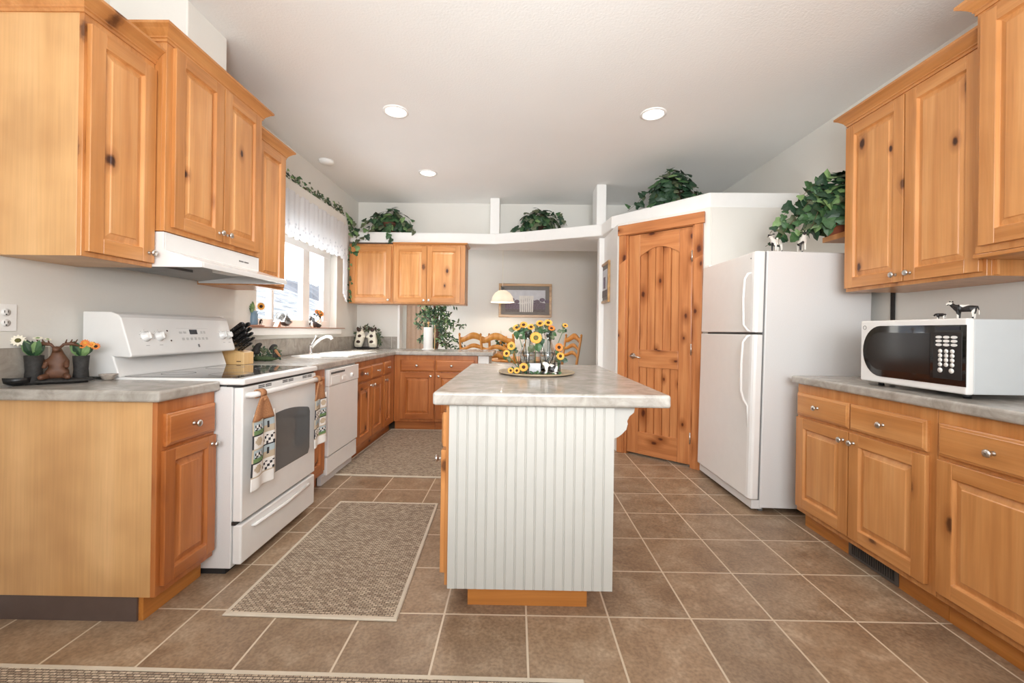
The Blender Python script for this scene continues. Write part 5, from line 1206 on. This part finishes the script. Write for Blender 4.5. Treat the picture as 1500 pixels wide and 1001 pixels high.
# curtain and indoor tree by the far wall
def cur(u_, v_): return (-1.93 + .34 * u_, YD - .12 + .006 * math.sin(u_ * 26), 2.5 - 2.46 * v_)
ct = thing('curtain', 'long tan curtain panel beside the dining room tree', 'curtain', (0, 0, 0))
MB().sheet(cur, 60, 4).build('curtain_cloth', 'beige', ct, solid=.004)
MB().tube([(-2.02, YD - .12, 2.52), (-1.6, YD - .12, 2.52)], .012, 8).build('curtain_rod', 'darkbrown', ct)
tr_ = thing('artificial_tree', 'leafy green indoor tree with a brown trunk behind the peninsula', 'plant', (-1.36, 6.9, 0))
MB().lathe([(.13, 0), (.17, .28), (.18, .30), (.15, .30), (0, .27)], n=24).build('planter', 'brown', tr_)
mb = MB(); mb.tube([(0, 0, .25), (.03, 0, .7), (.08, 0, 1.0), (.05, 0, 1.4), (.02, 0, 1.7)], [.025, .03, .04, .03, .015], 8); mb.tube([(.02, .02, .25), (-.02, 0, .8), (.06, -.02, 1.1), (.1, 0, 1.5)], [.02, .02, .02, .012], 8); mb.ball((.09, -.05, 1.14), (.07, .06, .16), 12); mb.build('trunk', 'brown', tr_)
mb = MB(); st = MB()
for k in range(34):
    a = rng.uniform(0, 6.28); z = rng.uniform(.95, 1.85); d = Vector((math.cos(a), math.sin(a) * .6, rng.uniform(-.35, .5))); L_ = rng.uniform(.3, .58)
    if d.x < -.2: L_ *= .62
    p0 = Vector((.04, 0, z)); pts_ = [p0 + d * L_ * q + Vector((0, 0, -.30 * L_ * q * q * 1.6)) for q in (0, .33, .66, 1)]; st.tube([tuple(p) for p in pts_], .003, 4)
    for j in range(26):
        q = rng.uniform(.3, 1) * 2.99; i = int(q); p = pts_[i].lerp(pts_[i + 1], q - i) + Vector((rng.uniform(-1, 1), rng.uniform(-1, 1), rng.uniform(-1, 1))) * .035
        long_leaf(mb, p, rng.uniform(.05, .085), frame((rng.uniform(-1, 1), -1, rng.uniform(-.2, 1)), rng.uniform(0, 6.28)), pick(rng, (4, 5, 2, 3)), .2)
mb.build('foliage', LM, tr_); st.build('branches', 'stem', tr_)

# ---------------------------------------------------------------- outside the window
rng = random.Random(3)
def hill(x0, x1, y0, y1, fn, mat, name, n=60, m_=24):
    mb = MB(); mb.sheet(lambda u_, v_: (x0 + (x1 - x0) * v_, y0 + (y1 - y0) * u_, fn(u_, v_)), n, m_)
    return mb.build(name, mat)
from mathutils import noise
tag(hill(-7, -38, -6, 75, lambda u_, v_: -1.2 + 8.2 * v_ ** 1.2 + 1.0 * noise.noise((u_ * 6, v_ * 4, 0)) * v_, 'snow', 'hillside'), 'snow-dusted brushy hillside outside the kitchen window', 'hillside')
tag(hill(-60, -90, -20, 220, lambda u_, v_: -2 + (22 + 5 * noise.noise((u_ * 9, 3, 1)) + 1.5 * noise.noise((u_ * 40, 3, 1))) * math.sin(v_ * PI * .5), 'hill', 'mountain_ridge', 120), 'dark distant ridge beyond the snowy hillside', 'mountain')
tag(MB().box(-16, XL - .6, -8, 20, -.5, -.3).build('snowy_ground', 'snowground'), 'snow-covered ground outside the window', 'ground')
dk = thing('deck_railing', 'white railing outside the kitchen window', 'railing', (-3.4, 0, -.3))
MB().box(-.03, .03, 4.6, 8.0, 1.5, 1.56).build('top_rail', 'trimwhite', dk); MB().box(-.02, .02, 4.6, 8.0, .5, .56).build('bottom_rail', 'trimwhite', dk)
mb = MB()
for k in range(26): mb.box(-.012, .012, 4.62 + k * .13, 4.65 + k * .13, .55, 1.5)
mb.build('balusters', 'trimwhite', dk)
for y_ in (4.6, 6.3): MB().box(-.05, .05, y_ - .05, y_ + .05, .0, 1.64).build('post', 'trimwhite', dk)
sh = thing('bare_shrub', 'frosty bare shrub outside the kitchen window', 'shrub', (-6.0, 8.2, -.3))
mb = MB()
for k in range(170):
    a = rng.uniform(0, 6.28); L_ = rng.uniform(.8, 1.9); d = Vector((math.cos(a) * .55, math.sin(a) * .7, rng.uniform(.6, 1))).normalized(); p = Vector((0, 0, 0)); pts_ = [p]
    for j in range(4): p = p + d * L_ / 4; d = (d + Vector((rng.uniform(-.5, .5), rng.uniform(-.5, .5), rng.uniform(-.1, .3)))).normalized(); pts_.append(p)
    mb.tube([tuple(q) for q in pts_], [.012, .010, .008, .006, .004], 4)
mb.build('twigs', flat('frosty_twig', srgb(100, 102, 112), .9, 0, .3), sh)
